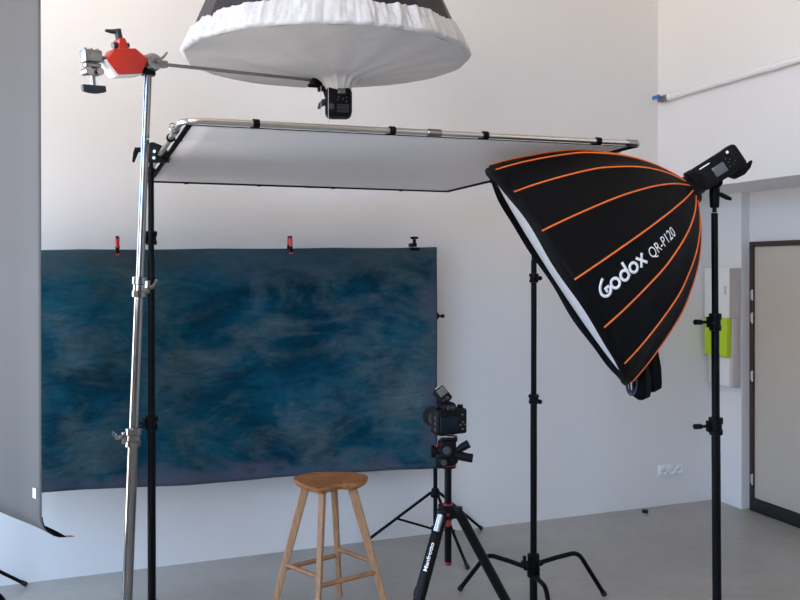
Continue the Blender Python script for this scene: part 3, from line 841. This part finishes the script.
def letters(strokes, x0, y0, h, w, sk=.0):
    bm = MB()
    for pts, closed in strokes:
        L_, R_ = stroke_shape(pts, w, closed)
        f = lambda q: on_panel(x0+(q.x+sk*q.y)*h, y0+q.y*h)
        a = [bm.bm.verts.new(f(q)) for q in L_]; b = [bm.bm.verts.new(f(q)) for q in R_]
        n = len(a)
        for i in range(n if closed else n-1):
            j = (i+1) % n; bm.bm.faces.new([a[i], a[j], b[j], b[i]])
    return bm
circ = lambda cx, cy, r, a0=0, a1=360, n=28, ry=None: [(cx+r*math.cos(math.radians(a0+(a1-a0)*i/n)), cy+(ry or r)*math.sin(math.radians(a0+(a1-a0)*i/n))) for i in range(n+1)]
seg = lambda x0, y0, x1, y1, n=6: [(x0+(x1-x0)*i/n, y0+(y1-y0)*i/n) for i in range(n+1)]
ring = lambda cx, cy, r: (circ(cx, cy, r)[:-1], True)
# G o d o x, x-height .62 of the cap height
G = [([(.62, 1.04), (.47, .96), (.33, .86), (.21, .74), (.12, .60)]+circ(.40, .40, .33, 160, 368, 20), False), (seg(.72, .47, .45, .47), False), (seg(.45, .54, .45, .22), False)]
word = G+[ring(1.13, .36, .27), ring(1.87, .36, .27), (seg(2.14, .12, 2.14, 1.05), False), ring(2.62, .36, .27),
          (seg(3.06, .04, 3.58, .70), False), (seg(3.06, .70, 3.58, .04), False)]
letters(word, .060, -.026, .067, .165).build('lettering', 'white_ink', s, recalc=False, solid=.0008)['label'] = 'white maker name lettering'
def font_mesh(txt, size, bold=0.0):
    cu = bpy.data.curves.new('lettering', 'FONT'); cu.body = txt; cu.size = size; cu.offset = bold; cu.resolution_u = 4
    o = bpy.data.objects.new('lettering', cu); C.objects.link(o)
    dg = bpy.context.evaluated_depsgraph_get(); me = bpy.data.meshes.new_from_object(o.evaluated_get(dg))
    bpy.data.objects.remove(o); bpy.data.curves.remove(cu)
    return me
def place_text(txt, size, fn, name, m, parent, bold=0.0, sx=1.0):
    me = font_mesh(txt, size, bold)
    bm_ = bmesh.new(); bm_.from_mesh(me)
    bmesh.ops.subdivide_edges(bm_, edges=[e for e in bm_.edges if e.calc_length() > size*.25], cuts=2)
    bmesh.ops.triangulate(bm_, faces=bm_.faces)
    for v in bm_.verts: v.co = fn(v.co.x*sx, v.co.y)
    bm_.to_mesh(me); bm_.free(); me.name = name; me.materials.clear()
    return finish(name, me, m, parent, solid=.0004)
place_text('QR-P120', .060, lambda x, y: on_panel(.325+x, -.026+y), 'model_lettering', 'white_ink', s, .0, .76)

# hanging bits under it
def hanging(px0, py0, px1, py1, d, w, dp, seed):
    a, b = at(px0, py0, d), at(px1, py1, d)
    x = dirw(1, 0, 0); y = dirw(0, 1, 0)
    bm = MB(); rings = []
    N = 14
    for j in range(N+1):
        t = j/N; c = a.lerp(b, t)
        prof = (.55+.5*min(1, t*1.7))*(1 if t < .9 else (1-((t-.9)/.1)**2*.75))
        rings.append([bm.bm.verts.new(c+x*(w*prof*math.cos(q))*(1+.16*math.sin(3*q+seed+t*2))+y*(dp*prof*math.sin(q))*(1+.16*math.sin(4*q+seed))) for q in [2*PI*i/24 for i in range(24)]])
    bm._bridge(rings, True); bm.bm.faces.new(rings[0]); bm.bm.faces.new(rings[-1]); return bm
hb = thing('cloth_bag', 'black cloth cover hanging from the lowest corner of the softbox', 'bag', at(645, 402, 3.62))
hanging(641.5, 352, 640.5, 400, 3.50, .036, .03, 0).build('flap', 'black_cloth', hb, sharp=70)
hanging(648, 332, 652, 392, 3.56, .040, .03, 2).build('flap', 'black_cloth', hb, sharp=70)
bm = MB()
for k, (dx, w_, h_) in enumerate(((0, 5.0, 12), (1.2, 3.2, 10.5), (-.8, 4.2, 9))):
    c = at(631.5+dx, 383, 3.47+.012*k); x = dirw(1, .2*k-.2, 0)
    bm.tube([c+x*(w_*.00427*math.cos(q))+Z3*(h_*.00427*math.sin(q)) for q in [2*PI*i/22 for i in range(22)]], .0042, 8, closed=True)
tag(bm.build('cord_loop', 'cord'), 'blue black looped cord hanging below the front edge of the softbox', 'cord')

# its flash
fx = sa; fz = e1; fy = e2                                    # along, up, towards the viewer
c0 = ap+sa*.012
h = thing('flash_head', 'black flash with grey display behind the softbox on the right stand', 'flash', c0+sa*.11)
hz_ = .106
ap0 = ap; ap = ap+e1*.019
MB().lathe(ap+sa*.014, sa, [(0, .050), (.004, .058), (.03, .056), (.05, .048)], 26).build('mount_ring', 'black_metal', h)
rbox(ap+sa*.125, (.165, .092, hz_), (fx, fy, fz), .010).build('body', 'black_plastic', h)
rbox(ap+sa*.217, (.060, .092, hz_*1.04), (fx, fy, fz), .020).build('rear_cap', 'black_plastic', h)
fr = ap+sa*.125+fy*.0462
MB().box(fr+sa*.010-fz*.008, (.054, .003, .042), (fx, fy, fz), bevel=.001).build('display', 'screen', h)
bt = MB()
for (x, z) in ((.052, .018), (.066, .006), (.054, -.002), (.066, -.018), (.078, -.010), (.050, -.020)): bt.cyl(fr+fx*x+fz*z-fy*.001, fr+fx*x+fz*z+fy*.003, .0036, n=10)
bt.build('button', 'grey_plastic', h)
MB().box(fr-sa*.035+fz*.037, (.048, .002, .005), (fx, fy, fz)).build('print_mark', 'white_ink', h)
MB().box(fr+sa*.072+fz*.036, (.010, .002, .010), (fx, fy, fz)).build('indicator', 'white_ink', h)
q0 = ap+sa*.188-fz*.058
MB().prism([(-.03, .006), (.02, .008), (.062, .006), (.082, .014), (.085, .006), (.064, -.012), (.03, -.024), (-.01, -.020)], q0, fx, fz, .034, bevel=.004).build('grip', 'black_plastic', h)
ap = ap0
stp = at(714.5, 196, DS)
b = MB().lathe(stp-Z3*.070, Z3, [(0, .009), (.018, .009), (.020, .017), (.024, .019), (.085, .022), (.118, .020)], 18)
b.cyl(stp+Z3*.058-fy*.028, stp+Z3*.058+fy*.028, .027, n=20); b.build('tilt_bracket', 'black_metal', h)
kq = stp+Z3*.005
l = MB().cyl(kq, kq+dirw(.8, -.6, 0)*.03, .009, n=12); l.tube([kq+dirw(.8, -.6, 0)*.026, kq+dirw(.9, -.4, 0)*.05-Z3*.014, kq+dirw(.95, -.3, 0)*.066-Z3*.020], [.010, .010, .007], 10); l.build('lever', 'black_plastic', h)

# ================================================================ painted backdrop on its stands
YC_, YP = 4.862, 4.905                         # cloth plane, stand line (room)
def on_y(px, py, y):                           # where a sight line meets the plane y
    d_ = at(px, py, 1.0)-V((0, 0, CAMH)); return V((0, 0, CAMH))+d_*(y/d_.y)
TR, TL = on_y(437.5, 247, YC_), on_y(42, 249.5, YC_)
BR, BL = on_y(437, 468, YC_), on_y(40, 493, YC_)
XE = -.78                                      # the cloth runs on behind the grey paper
def ext(A, B): return A.lerp(B, (XE-A.x)/(B.x-A.x))
TLe, BLe = ext(TR, TL), ext(BR, BL)
def cloth(a, v):
    top, bot = TLe.lerp(TR, a), BLe.lerp(BR, a)
    x = lerp(bot.x, top.x, v)
    z = lerp(bot.z, top.z, v)
    z += -.004*abs(math.sin(a*PI*4))*v + .006*math.sin(a*PI*3+.6)*(1-v)
    y = YC_ + .006*math.sin(x*7+z*2.2)*(1-v*.5)+.004*math.sin(x*17+1.3+z*3)*(1-v) + .014*noise.noise(V((x*1.5, z*1.2, 3)))
    y += .008*(max(0, a-.97)/.03)
    return V((x, y, z))
tag(MB().grid(cloth, 120, 60, uv=True).build('painted_backdrop', 'canvas', sharp=80, solid=.002), 'wide mottled dark blue painted canvas hung in front of the white back wall', 'backdrop')
def top_z(x): return TLe.z+(TR.z-TLe.z)*(x-TLe.x)/(TR.x-TLe.x)
RB = .014
def bar_pt(x): return V((x, YP-.004, top_z(x)-.026))
tag(MB().cyl(bar_pt(XE-.12), bar_pt(TR.x-.018), RB, n=16).build('crossbar', 'black_metal'), 'black crossbar behind the top edge of the blue backdrop', 'crossbar')
pr = on_y(435.3, 480, YP)
for nm, x, lab, angs, kd in (('backdrop_stand', pr.x, 'black tripod stand under the right edge of the blue backdrop, legs reaching the wall', (24, 156, 272), dirw(1, -.5, 0)),
                         ('backdrop_stand', XE-.02, 'black stand behind the grey paper, one leg foot showing at the lower left edge', (23, 156, 262), dirw(-1, -.5, 0))):
    bp = V((x, YP, 0)); tp = V((x, YP, bar_pt(x).z-RB-.002))
    st_ = thing(nm, lab, 'light stand', bp, 'stands behind the blue backdrop')
    mast(st_, bp, tp, [(.05, .95, .0135), (.93, 1.5, .0120), (1.48, tp.z, .0105)], 'black_metal')
    collar(st_, bp, tp, 1.49, .012, kd, 'black_metal', 'black_plastic', h=.05, kl=.03, style='round')
    collar(st_, bp, tp, .94, .0135, kd, 'black_metal', 'black_plastic', h=.05, kl=.03, style='round')
    tripod_legs(st_, bp, tp, 'black_metal', .46, .345, .11, [math.radians(a) for a in angs], r=.0095, rm=.014)
# spring clamps
def spring_clamp(x, label, first=None):
    c = V((x, YC_, top_z(x)))
    if first: return dup(first, c, label, None)
    k = thing('spring_clamp', label, 'clamp', c)
    for sgn in (-1, 1):
        yo = .010 if sgn > 0 else -.012
        b = MB().prism([(-.009, -.026), (.009, -.026), (.010, .012), (-.010, .012)], c+V((0, yo*1.7+(.0 if sgn < 0 else .036), 0)), X3, Z3, .010, bevel=.003)
        jaw = b.build('jaw', 'black_plastic', k)
        MB().box(c+V((0, yo*1.5+(.0 if sgn < 0 else .036), -.031)), (.024, .012, .010), bevel=.003).build('jaw_pad', 'red_plastic', jaw)
        yh = -.022 if sgn < 0 else .058
        b = MB().tube([c+V((.001*sgn, yh+.004*sgn*-1, .008)), c+V((.002*sgn, yh, .03)), c+V((.003*sgn, yh, .058)), c+V((.003*sgn, yh-.002*sgn, .066))], [.009, .010, .0095, .006], 12)
        hh = b.build('handle', 'red_plastic', k)
        MB().sphere(c+V((.003*sgn, yh-.001*sgn, .064)), .0095, 12, 8).build('handle_tip', 'black_plastic', hh)
    b = MB().cyl(c+V((-.012, .018, .012)), c+V((.012, .018, .012)), .008, n=14); b.box(c+V((0, .018, .008)), (.018, .07, .012), bevel=.003); b.build('pivot', 'black_plastic', k)
    return k
xA, xB = on_y(117.5, 249, YC_).x, on_y(290.5, 249, YC_).x
k1 = spring_clamp(xA, 'red spring clamp on the top edge of the blue backdrop, beside the chrome stand')
k1['group'] = 'clamps along the top of the blue backdrop'
spring_clamp(xB, 'red and black spring clamp at the middle of the blue backdrop top edge', k1)
x = on_y(414, 249, YC_).x; c = V((x, YC_, top_z(x)))
k = thing('bar_clamp', 'black clamp with T knob near the right corner of the blue backdrop', 'clamp', c, 'clamps along the top of the blue backdrop')
MB().box(c+V((0, -.013, -.012)), (.062, .014, .022), bevel=.004).build('jaw', 'black_metal', k)
MB().box(c+V((0, .062, -.012)), (.062, .012, .022), bevel=.004).build('jaw', 'black_metal', k)
b = MB().box(c+V((0, .024, .014)), (.026, .088, .024), bevel=.004); b.cyl(c+V((0, -.006, .01)), c+V((0, -.006, .05)), .011, n=14); b.build('body', 'black_metal', k)
b = MB().prism([(-.028, .004), (-.020, -.008), (.024, -.006), (.028, .010), (.010, .006), (-.012, .010)], c+V((-.001, -.006, .058)), X3, Z3, .016, bevel=.003); b.build('knob', 'black_plastic', k)

# ================================================================ grey paper on the left
pd = dirw(-.74, .67, 0); pbk = dirw(.67, .74, 0)            # along the roll, and away from the viewer
p0 = at(40.5, 268, 3.3); p0.z = 0
ZT, ZB = 3.02, .800
def paper(a, v):
    # v: 0 at the top, 1 at the curled lower end
    Ls = ZT-ZB; tot = Ls+.16; l = v*tot
    if l < Ls: z, o_ = ZT-l, 0
    else:
        q = (l-Ls)/.16; ang_ = q*math.radians(84)
        r = .16/math.radians(84); z = ZB-r*math.sin(ang_); o_ = r*(1-math.cos(ang_))
    wob = .006*math.sin(a*5+1)*v + .004*math.sin(a*11)*v
    return p0+pd*(a*1.05)+pbk*(o_+wob)+Z3*z
bd = V((p0.x, p0.y, 0))
pp = thing('paper_backdrop', 'hanging sheet of grey paper at the left edge of the photo with curled lower end', 'paper backdrop', p0+pd*.5)
MB().grid(paper, 30, 90).build('sheet', 'paper', pp, sharp=80, solid=.0012)
MB().grid(lambda a, v: paper(a, .935+.065*v)+pbk*.004+Z3*.002*v, 30, 12).build('curl_shade', 'black_hem_and_shade', pp, sharp=80, solid=.0008)['label'] = 'painted shade on the back of the curled lower end'  # shade on the back of the curl, painted as an added black layer
c = at(31.5, 493, 3.35)
ci = paper(.062, (ZT-c.z)/(ZT-ZB+.16))
MB().box(ci-pbk*.0035-Z3*.0, (.028, .0012, .040), (pd, pbk, Z3)).build('label_sticker', 'sticker', pp)['label'] = 'small white sticker'
e0 = paper(.0, .992); e1_ = paper(.0, 1.0); td = (e1_-e0).normalized()
MB().box(e1_+pd*.014+td*.016+pbk*0, (.026, .052, .0012), (pd, td, pd.cross(td))).build('tape_strip', 'tape', pp)['label'] = 'tan tape strip'
# stand that holds it, its arm and crossbar
bp = W(-2.02, 3.50, 0); tp = W(-2.02, 3.50, 3.10)
s = thing('c_stand', 'black stand left of the grey paper, one bent leg showing at the lower left corner', 'light stand', bp)
mast(s, bp, tp, [(.05, 1.2, .0175), (1.18, 2.2, .015), (2.18, 3.10, .0125)], 'black_metal')
collar(s, bp, tp, 1.2, .0175, dirw(-1, 0, 0), 'black_metal', 'black_plastic'); collar(s, bp, tp, 2.2, .015, dirw(-1, 0, 0), 'black_metal', 'black_plastic')
turtle_legs(s, bp, 'black_metal', [ang(.17, .32), ang(-.36, 0), ang(.19, -.4)], zh=.27, R=.50, bendf=.66)
cb0 = p0+pd*1.12+Z3*(ZT+.016); cb1 = p0-pd*.04+Z3*(ZT+.016)
tag(MB().cyl(cb0-pbk*.0, cb1, .014, n=16).build('crossbar', 'black_metal'), 'black crossbar above the grey paper at the left', 'crossbar')
hp = p0+pd*.78+Z3*(ZT+.016)
tag(MB().tube([tp-Z3*.06+dirw(0, 1, 0)*.016, hp-pbk*.016], .012, 12).build('support_rod', 'black_metal'), 'short black rod joining the left stand to the paper crossbar', 'rod')
ck = at(37.5, -4, 3.29)
k = thing('spring_clamp', 'black and red clamp on the right edge of the grey paper, cut off above', 'clamp', ck-Z3*.03)
b = MB().box(ck-pbk*.018+Z3*.006, (.05, .012, .022), (pd, pbk, Z3), bevel=.003); b.box(ck+pbk*.018+Z3*.006, (.05, .012, .022), (pd, pbk, Z3), bevel=.003); b.box(ck-pd*.034+Z3*.006, (.02, .048, .02), (pd, pbk, Z3), bevel=.003)
b.build('jaw', 'black_plastic', k)
b = MB().box(ck-pbk*.021-pd*.018-Z3*.012, (.016, .012, .012), (pd, pbk, Z3), bevel=.003); b.build('jaw_pad', 'red_plastic', k)
MB().tube([ck-pd*.034, ck-pd*.06+Z3*.02, ck-pd*.07+Z3*.06], [.009, .010, .008], 10).build('handle', 'black_plastic', k)

# ================================================================ tripod with camera
TD = 3.1
bp = at(448, 512, TD); th = bp.z; bp.z = 0
t = thing('tripod', 'black camera tripod with red rings in front of the backdrop stand', 'tripod', bp)
hub = V((bp.x, bp.y, th))
zc0, zc1 = cz(565, TD), cz(468, TD)
MB().cyl((bp.x, bp.y, zc0+.012), (bp.x, bp.y, zc1), .0135, n=20).build('centre_column', 'black_metal', t)
MB().lathe((bp.x, bp.y, zc0), Z3, [(0, .011), (.003, .0145), (.012, .0145), (.014, .0135)], 18).build('column_cap', 'dark_red', t)
MB().lathe(hub-Z3*.02, Z3, [(0, .020), (.002, .034), (.034, .034), (.042, .024), (.046, .0145)], 24).build('spider', 'black_metal', t)
MB().lathe(hub+Z3*.026, Z3, [(0, .0142), (.001, .0190), (.007, .0190), (.008, .0142)], 20).build('collar_ring', 'dark_red', t)
vw = dirw(-.06, -1, 0)
kb = MB().cyl(hub+vw*.03-Z3*.03, hub+vw*.048-Z3*.03, .012, n=14); kb.cyl(hub+vw*.034+Z3*.0, hub+vw*.040, .006, n=12); kb.build('lock_knob', 'dark_red', t)
legs = []
for i, a in enumerate((-7, 113, 233)):
    uu = dirw(math.cos(math.radians(a)), math.sin(math.radians(a)), 0)
    top = hub+uu*.040; foot = V((bp.x, bp.y, .01))+uu*(.040+(th-.01)*.545)
    ld = (foot-top).normalized(); w_ = ld.cross(uu).normalized(); nn = w_.cross(ld).normalized()
    Lg = (foot-top).length
    MB().box(hub+uu*.038, (.034, .036, .042), (uu, w_, Z3), bevel=.006).build('leg_joint', 'black_metal', t)
    def oval(o, z0, z1, rx, ry, n=20):
        rg = []
        for (z, k_) in ((z0, .8), (z0+.006, 1), (z1-.004, 1), (z1, .85)):
            rg.append([o.bm.verts.new(top+ld*z+w_*(rx*k_*math.cos(2*PI*q/n))+nn*(ry*k_*math.sin(2*PI*q/n))) for q in range(n)])
        o._bridge(rg, True); o.bm.faces.new(rg[0]); o.bm.faces.new(rg[-1])
    l = MB(); oval(l, 0, Lg*.46, .0225, .0185); l = l.build('leg', 'black_metal', t)
    m2 = MB(); oval(m2, Lg*.44, Lg*.74, .0185, .0150); oval(m2, Lg*.72, Lg-.012, .0145, .0115); m2.build('lower_section', 'black_metal', l)
    q = MB(); oval(q, Lg*.435, Lg*.475, .0260, .0215); q.build('leg_lock', 'black_plastic', l)
    q = MB(); oval(q, Lg*.715, Lg*.75, .0215, .018); q.build('leg_lock', 'black_plastic', l)
    MB().lathe(foot-ld*.03, ld, [(0, .012), (.03, .015), (.036, .010)], 14).build('rubber_foot', 'rubber', l)
    if i == 2:
        fc_ = (-top).copy(); fc_ = V((-top.x, -top.y, CAMH-top.z)); fc_ -= ld*fc_.dot(ld); fc_.normalize()
        sd = ld.cross(fc_).normalized()
        face = lambda l_, s_: top+ld*l_+ (fc_*math.cos(s_/.020)+sd*math.sin(s_/.020))*.0215
        pb = MB(); 
        pb.grid(lambda a_, v_: face(.004+.062*v_, -.006+.022*a_)+fc_*.003, 8, 4); pb.build('angle_plate', 'cast', l)['label'] = 'silver plate'
        place_text('Manfrotto', .024, lambda x_, y_: face(.212-x_*1.05, .000+y_*.8)+fc_*.0022, 'lettering', 'white_ink', l, .0004)
# three-way head
hc = V((bp.x, bp.y, zc1)); rx = dirw(1, -.05, 0); fy_ = dirw(-.05, -1, 0)
hb_ = MB().lathe(hc, Z3, [(0, .022), (.002, .029), (.010, .030), (.022, .028), (.024, .022)], 24)
b = hb_.box(hc+Z3*.045+rx*.002, (.072, .056, .054), (rx, fy_, Z3), bevel=.012); b.box(hc+Z3*.082-rx*.004, (.070, .056, .048), (rx, fy_, Z3), bevel=.010)
b.box(hc+Z3*.03-rx*.034, (.03, .05, .058), (rx, fy_, Z3), bevel=.010); g = b.build('tripod_head', 'black_plastic', t)
MB().lathe(hc+Z3*.009, Z3, [(0, .0298), (.001, .0312), (.005, .0312), (.006, .0298)], 24).build('accent_ring', 'dark_red', g)

for (a, z, r, l_) in ((-.006, .078, .025, .05), (-.016, .032, .0185, .045)):
    c = hc+rx*a+Z3*z+fy_*.02
    o = MB().lathe(c, fy_, [(0, r*.8), (.012, r*.86), (.014, r), (l_*.6, r), (l_*.64, r*.9), (l_*.6, r*.72), (l_*.6, 0)], 24).build('knob', 'black_plastic', g)
    MB().lathe(c+fy_*(l_*.6), fy_, [(0, r*.62), (.003, r*.6), (.0035, 0)], 20).build('knob_cap', 'grey_plastic', g)
c = hc-rx*.056+Z3*.062
o = MB().lathe(c+rx*.025, -rx, [(0, .014), (.01, .022), (.03, .024), (.034, .017)], 20).build('knob', 'black_plastic', g)
MB().sphere(hc-rx*.040+Z3*.090+fy_*.026, .0065, 10, 8).build('lock_button', 'dark_red', g)
for pts, rr in (([(.012, .062), (.035, .072), (.052, .083), (.078, .098)], [.009, .011, .015, .016]), ([(.02, .055), (.045, .052), (.07, .046), (.092, .043)], [.016, .017, .016, .0165])):
    MB().tube([hc+rx*a+Z3*z+fy_*.022 for a, z in pts], rr, 14).build('handle', 'black_plastic', g)
zt = hc.z+.104
MB().box(hc+Z3*.112+rx*.004, (.062, .056, .014), (rx, fy_, Z3), bevel=.003).build('plate_clamp', 'black_metal', g)
MB().box(hc+Z3*.122-rx*.004, (.054, .050, .006), (rx, fy_, Z3), bevel=.0015).build('quick_release_plate', 'cast', g)

# camera: back turned to the viewer, lens pointing left and away
ya_ = math.radians(24)
cx_ = dirw(math.cos(ya_), math.sin(ya_), 0); cf = dirw(-math.sin(ya_), math.cos(ya_), 0)   # right hand of its back, and its lens direction
cc = hc+Z3*(.126+.052)+cx_*.004
k = thing('camera', 'black camera on the tripod with its display towards the viewer', 'camera', cc-Z3*.052)
b = rbox(cc, (.128, .060, .096), (cx_, cf, Z3), .010); b.build('body', 'black_plastic', k)
b = rbox(cc+cx_*.050+cf*.022, (.034, .065, .086), (cx_, cf, Z3), .013); b.build('hand_grip', 'black_plastic', k)
b = MB().prism([(-.030, 0), (.030, 0), (.022, .024), (.012, .030), (-.012, .030), (-.022, .024)], cc-cx_*.008+Z3*.044+cf*.004, cx_, Z3, .064, bevel=.003)
hmp = b.build('viewfinder', 'black_plastic', k)
MB().box(cc-cx_*.008+Z3*.054-cf*.031, (.034, .012, .020), (cx_, cf, Z3), bevel=.005).build('eyepiece', 'rubber', hmp)
MB().box(cc-cx_*.016-cf*.0325-Z3*.006, (.074, .006, .058), (cx_, cf, Z3), bevel=.002).build('display', 'lcd', k)
bt = MB()
for (a, z) in ((.040, .026), (.042, -.002), (.042, -.028), (.032, -.012), (.052, -.012)): bt.cyl(cc+cx_*a+Z3*z-cf*.029, cc+cx_*a+Z3*z-cf*.0335, .0036, n=12)
bt.build('button', 'screen', k)
MB().cyl(cc+cx_*.042-Z3*.012-cf*.029, cc+cx_*.042-Z3*.012-cf*.033, .013, n=22).build('control_dial', 'black_metal', k)
MB().cyl(cc+cx_*.048+Z3*.046, cc+cx_*.048+Z3*.058, .011, n=20).build('mode_dial', 'black_metal', k)
MB().cyl(cc-cx_*.050+Z3*.046, cc-cx_*.050+Z3*.056, .011, n=20).build('drive_dial', 'black_metal', k)
lc = cc-cx_*.010-Z3*.002
l = MB().lathe(lc+cf*.025, cf, [(0, .034), (.006, .036), (.02, .036), (.022, .038), (.055, .038), (.057, .040), (.094, .042), (.100, .041), (.100, .037), (.086, .034), (.084, 0)], 36).build('lens', 'black_plastic', k)
MB().lathe(lc+cf*.050, cf, [(0, .0385), (.002, .0402), (.022, .0402), (.024, .0385)], 36).build('zoom_ring', 'rubber', l)
MB().lathe(lc+cf*.106, cf, [(0, .0), (.004, .02), (.0, .034)], 30).build('front_glass', 'lcd', l)
dt = MB()
for (a, z) in ((-.0635, .018), (-.0635, -.004), (-.0635, -.026)): dt.box(cc+cx_*a+Z3*z-cf*.012, (.004, .012, .014), (cx_, cf, Z3), bevel=.001)
dt.build('port_cover', 'grey_plastic', k)
# radio trigger in the hot shoe, tilted back
rb = cc-cx_*.018+Z3*.064+cf*.004
tl = (Z3*.70-cf*.72).normalized(); tn = cx_.cross(tl); tn = tn if tn.dot(-cf) > 0 else -tn
r = thing('radio_trigger', 'small black radio trigger with display on top of the camera', 'radio trigger', rb)
MB().box(rb+Z3*.006, (.030, .030, .014), (cx_, cf, Z3), bevel=.002).build('foot', 'black_metal', r)
rc = rb+Z3*.034-cx_*.008
tv = (Z3*.86+cf*.50).normalized(); tnn = cx_.cross(tv); tnn = tnn if tnn.dot(-cf) > 0 else -tnn
qv = (tv*.88-cx_*.47).normalized(); qx = qv.cross(tnn).normalized(); qx = qx if qx.dot(cx_) > 0 else -qx
rbox(rc, (.054, .028, .064), (qx, tnn, qv), .010).build('body', 'black_plastic', r)
MB().box(rc+tnn*.0145+qv*.010, (.040, .003, .030), (qx, tnn, qv), bevel=.001).build('display', 'screen', r)
MB().cyl(rc+tnn*.013-qv*.020, rc+tnn*.018-qv*.020, .007, n=18).build('dial', 'grey_plastic', r)
MB().box(rc+tnn*.0140-qv*.020-qx*.016, (.012, .002, .006), (qx, tnn, qv)).build('button', 'grey_plastic', r)
MB().box(rc+qv*.033+qx*.008, (.030, .014, .004), (qx, tnn, qv), bevel=.001).build('hot_shoe', 'steel', r)

# ================================================================ wooden stool
SDp = 4.25
so = at(330.5, 600, SDp); so.z = 0
s = thing('stool', 'pale oak stool with saddle shaped seat in front of the blue backdrop', 'stool', so)
SX, SY = dirw(1, 0, 0), dirw(0, 1, 0)
ZSEAT = .703
out = []                                     # seat outline, right / ahead of the stool's middle
def catmull(pts, per=8):
    n = len(pts); o = []
    for i in range(n):
        a, b, c_, d_ = [V((*pts[(i+q) % n], 0)) for q in (-1, 0, 1, 2)]
        for j in range(per):
            t_ = j/per
            o.append(.5*((2*b)+(c_-a)*t_+(2*a-5*b+4*c_-d_)*t_*t_+(3*b-a-3*c_+d_)*t_**3))
    return o
OUT = catmull([(.188, .075), (.120, .165), (.0, .196), (-.115, .165), (-.186, .075), (-.188, .005), (-.140, -.072), (-.085, -.122), (-.036, -.152), (.004, -.108), (.058, -.052), (.125, -.060), (.176, -.014)])
ctr = V((0, .05, 0)); no = len(OUT)
def seat_z(p, k):
    e_ = k*k
    return ZSEAT-.016*(1-e_)+.014*max(0, (p.y-.02)/.18)**2*0+ .010*math.cos(2*math.atan2(p.y-.05, p.x))*k*k*.5
bm = MB(); rings = []
for k_ in (0, .25, .5, .7, .85, .95, 1.0):
    if k_ == 0: rings.append([bm.bm.verts.new(so+SX*ctr.x+SY*ctr.y+Z3*seat_z(ctr, 0))]); continue
    rings.append([bm.bm.verts.new(so+SX*(ctr.x+(p.x-ctr.x)*k_)+SY*(ctr.y+(p.y-ctr.y)*k_)+Z3*(seat_z(ctr+(p-ctr)*k_, k_)-(.004 if k_ == 1 else 0))) for p in OUT])
for k_, dz_ in ((1.0, .017), (.965, .028), (.86, .040), (.0, .040)):
    if k_ == 0: rings.append([bm.bm.verts.new(so+SX*ctr.x+SY*ctr.y+Z3*(ZSEAT-.040))]); continue
    rings.append([bm.bm.verts.new(so+SX*(ctr.x+(p.x-ctr.x)*k_)+SY*(ctr.y+(p.y-ctr.y)*k_)+Z3*(ZSEAT-dz_)) for p in OUT])
bm._bridge(rings, True); bm.build('seat', 'seat_wood', s, sharp=40)
TOPS = {'L': (-.130, .02), 'R': (.108, .02), 'F': (-.036, -.060), 'B': (.006, .130)}
FEET = {'L': (-.305, .0), 'R': (.300, .0), 'F': (-.045, -.245), 'B': (.030, .252)}
def leg_at(k_, z):
    t_ = z/.666; return so+SX*lerp(FEET[k_][0], TOPS[k_][0], t_)+SY*lerp(FEET[k_][1], TOPS[k_][1], t_)+Z3*z
for k_ in 'LRFB':
    rad = V((FEET[k_][0], FEET[k_][1])).normalized()
    ur = SX*rad.x+SY*rad.y; ut = SX*(-rad.y)+SY*rad.x
    bm = MB(); rg = []
    for z, w_, d_ in ((0, .032, .024), (.25, .038, .026), (.5, .044, .029), (.666, .048, .031)):
        c = leg_at(k_, z); pts = []
        for (a, b) in ((1, .75), (.75, 1), (-.75, 1), (-1, .75), (-1, -.75), (-.75, -1), (.75, -1), (1, -.75)):
            pts.append(bm.bm.verts.new(c+ur*(a*w_/2)+ut*(b*d_/2)))
        rg.append(pts)
    bm._bridge(rg, True); bm.bm.faces.new(rg[0]); bm.bm.faces.new(rg[-1]); bm.build('leg', 'light_wood', s, sharp=30)
for a, b, za, zb in (('L', 'F', .262, .262), ('L', 'B', .240, .240), ('B', 'R', .275, .275), ('F', 'R', .222, .222)):
    MB().cyl(leg_at(a, za), leg_at(b, zb), .0125, n=14).build('stretcher', 'rail_wood', s)

# ================================================================ light, camera
w = bpy.data.worlds.new('sky'); SC.world = w; w.use_nodes = True
nt = w.node_tree; bg = nt.nodes['Background']
tc = nt.nodes.new('ShaderNodeTexCoord'); sp = nt.nodes.new('ShaderNodeSeparateXYZ'); rp_ = nt.nodes.new('ShaderNodeValToRGB')
e = rp_.color_ramp.elements
e[0].position = .49; e[0].color = (1.54, 1.39, 1.235, 1)
e[1].position = .53; e[1].color = (.71, 1.05, 1.56, 1)
mr = nt.nodes.new('ShaderNodeMapRange'); mr.inputs['From Min'].default_value = -1
nt.links.new(tc.outputs['Generated'], sp.inputs[0]); nt.links.new(sp.outputs['Z'], mr.inputs['Value']); nt.links.new(mr.outputs[0], rp_.inputs['Fac'])
nt.links.new(rp_.outputs[0], bg.inputs['Color']); bg.inputs['Strength'].default_value = 9.0

cam = bpy.data.cameras.new('camera'); co = bpy.data.objects.new('camera', cam); C.objects.link(co)
co.location = (0, 0, CAMH); co.rotation_euler = (PI/2, 0, -TH)
cam.sensor_width = 36; cam.sensor_fit = 'HORIZONTAL'; cam.lens = F/800*36; cam.shift_y = (HZ-300)/800
cam.clip_start = .05; cam.clip_end = 100
SC.camera = co
vs = SC.view_settings
vs.view_transform = 'Standard'; vs.look = 'None'; vs.gamma = 1; vs.use_curve_mapping = False
vs.exposure = 0.0
SC.cycles.max_bounces = 10; SC.cycles.diffuse_bounces = 7
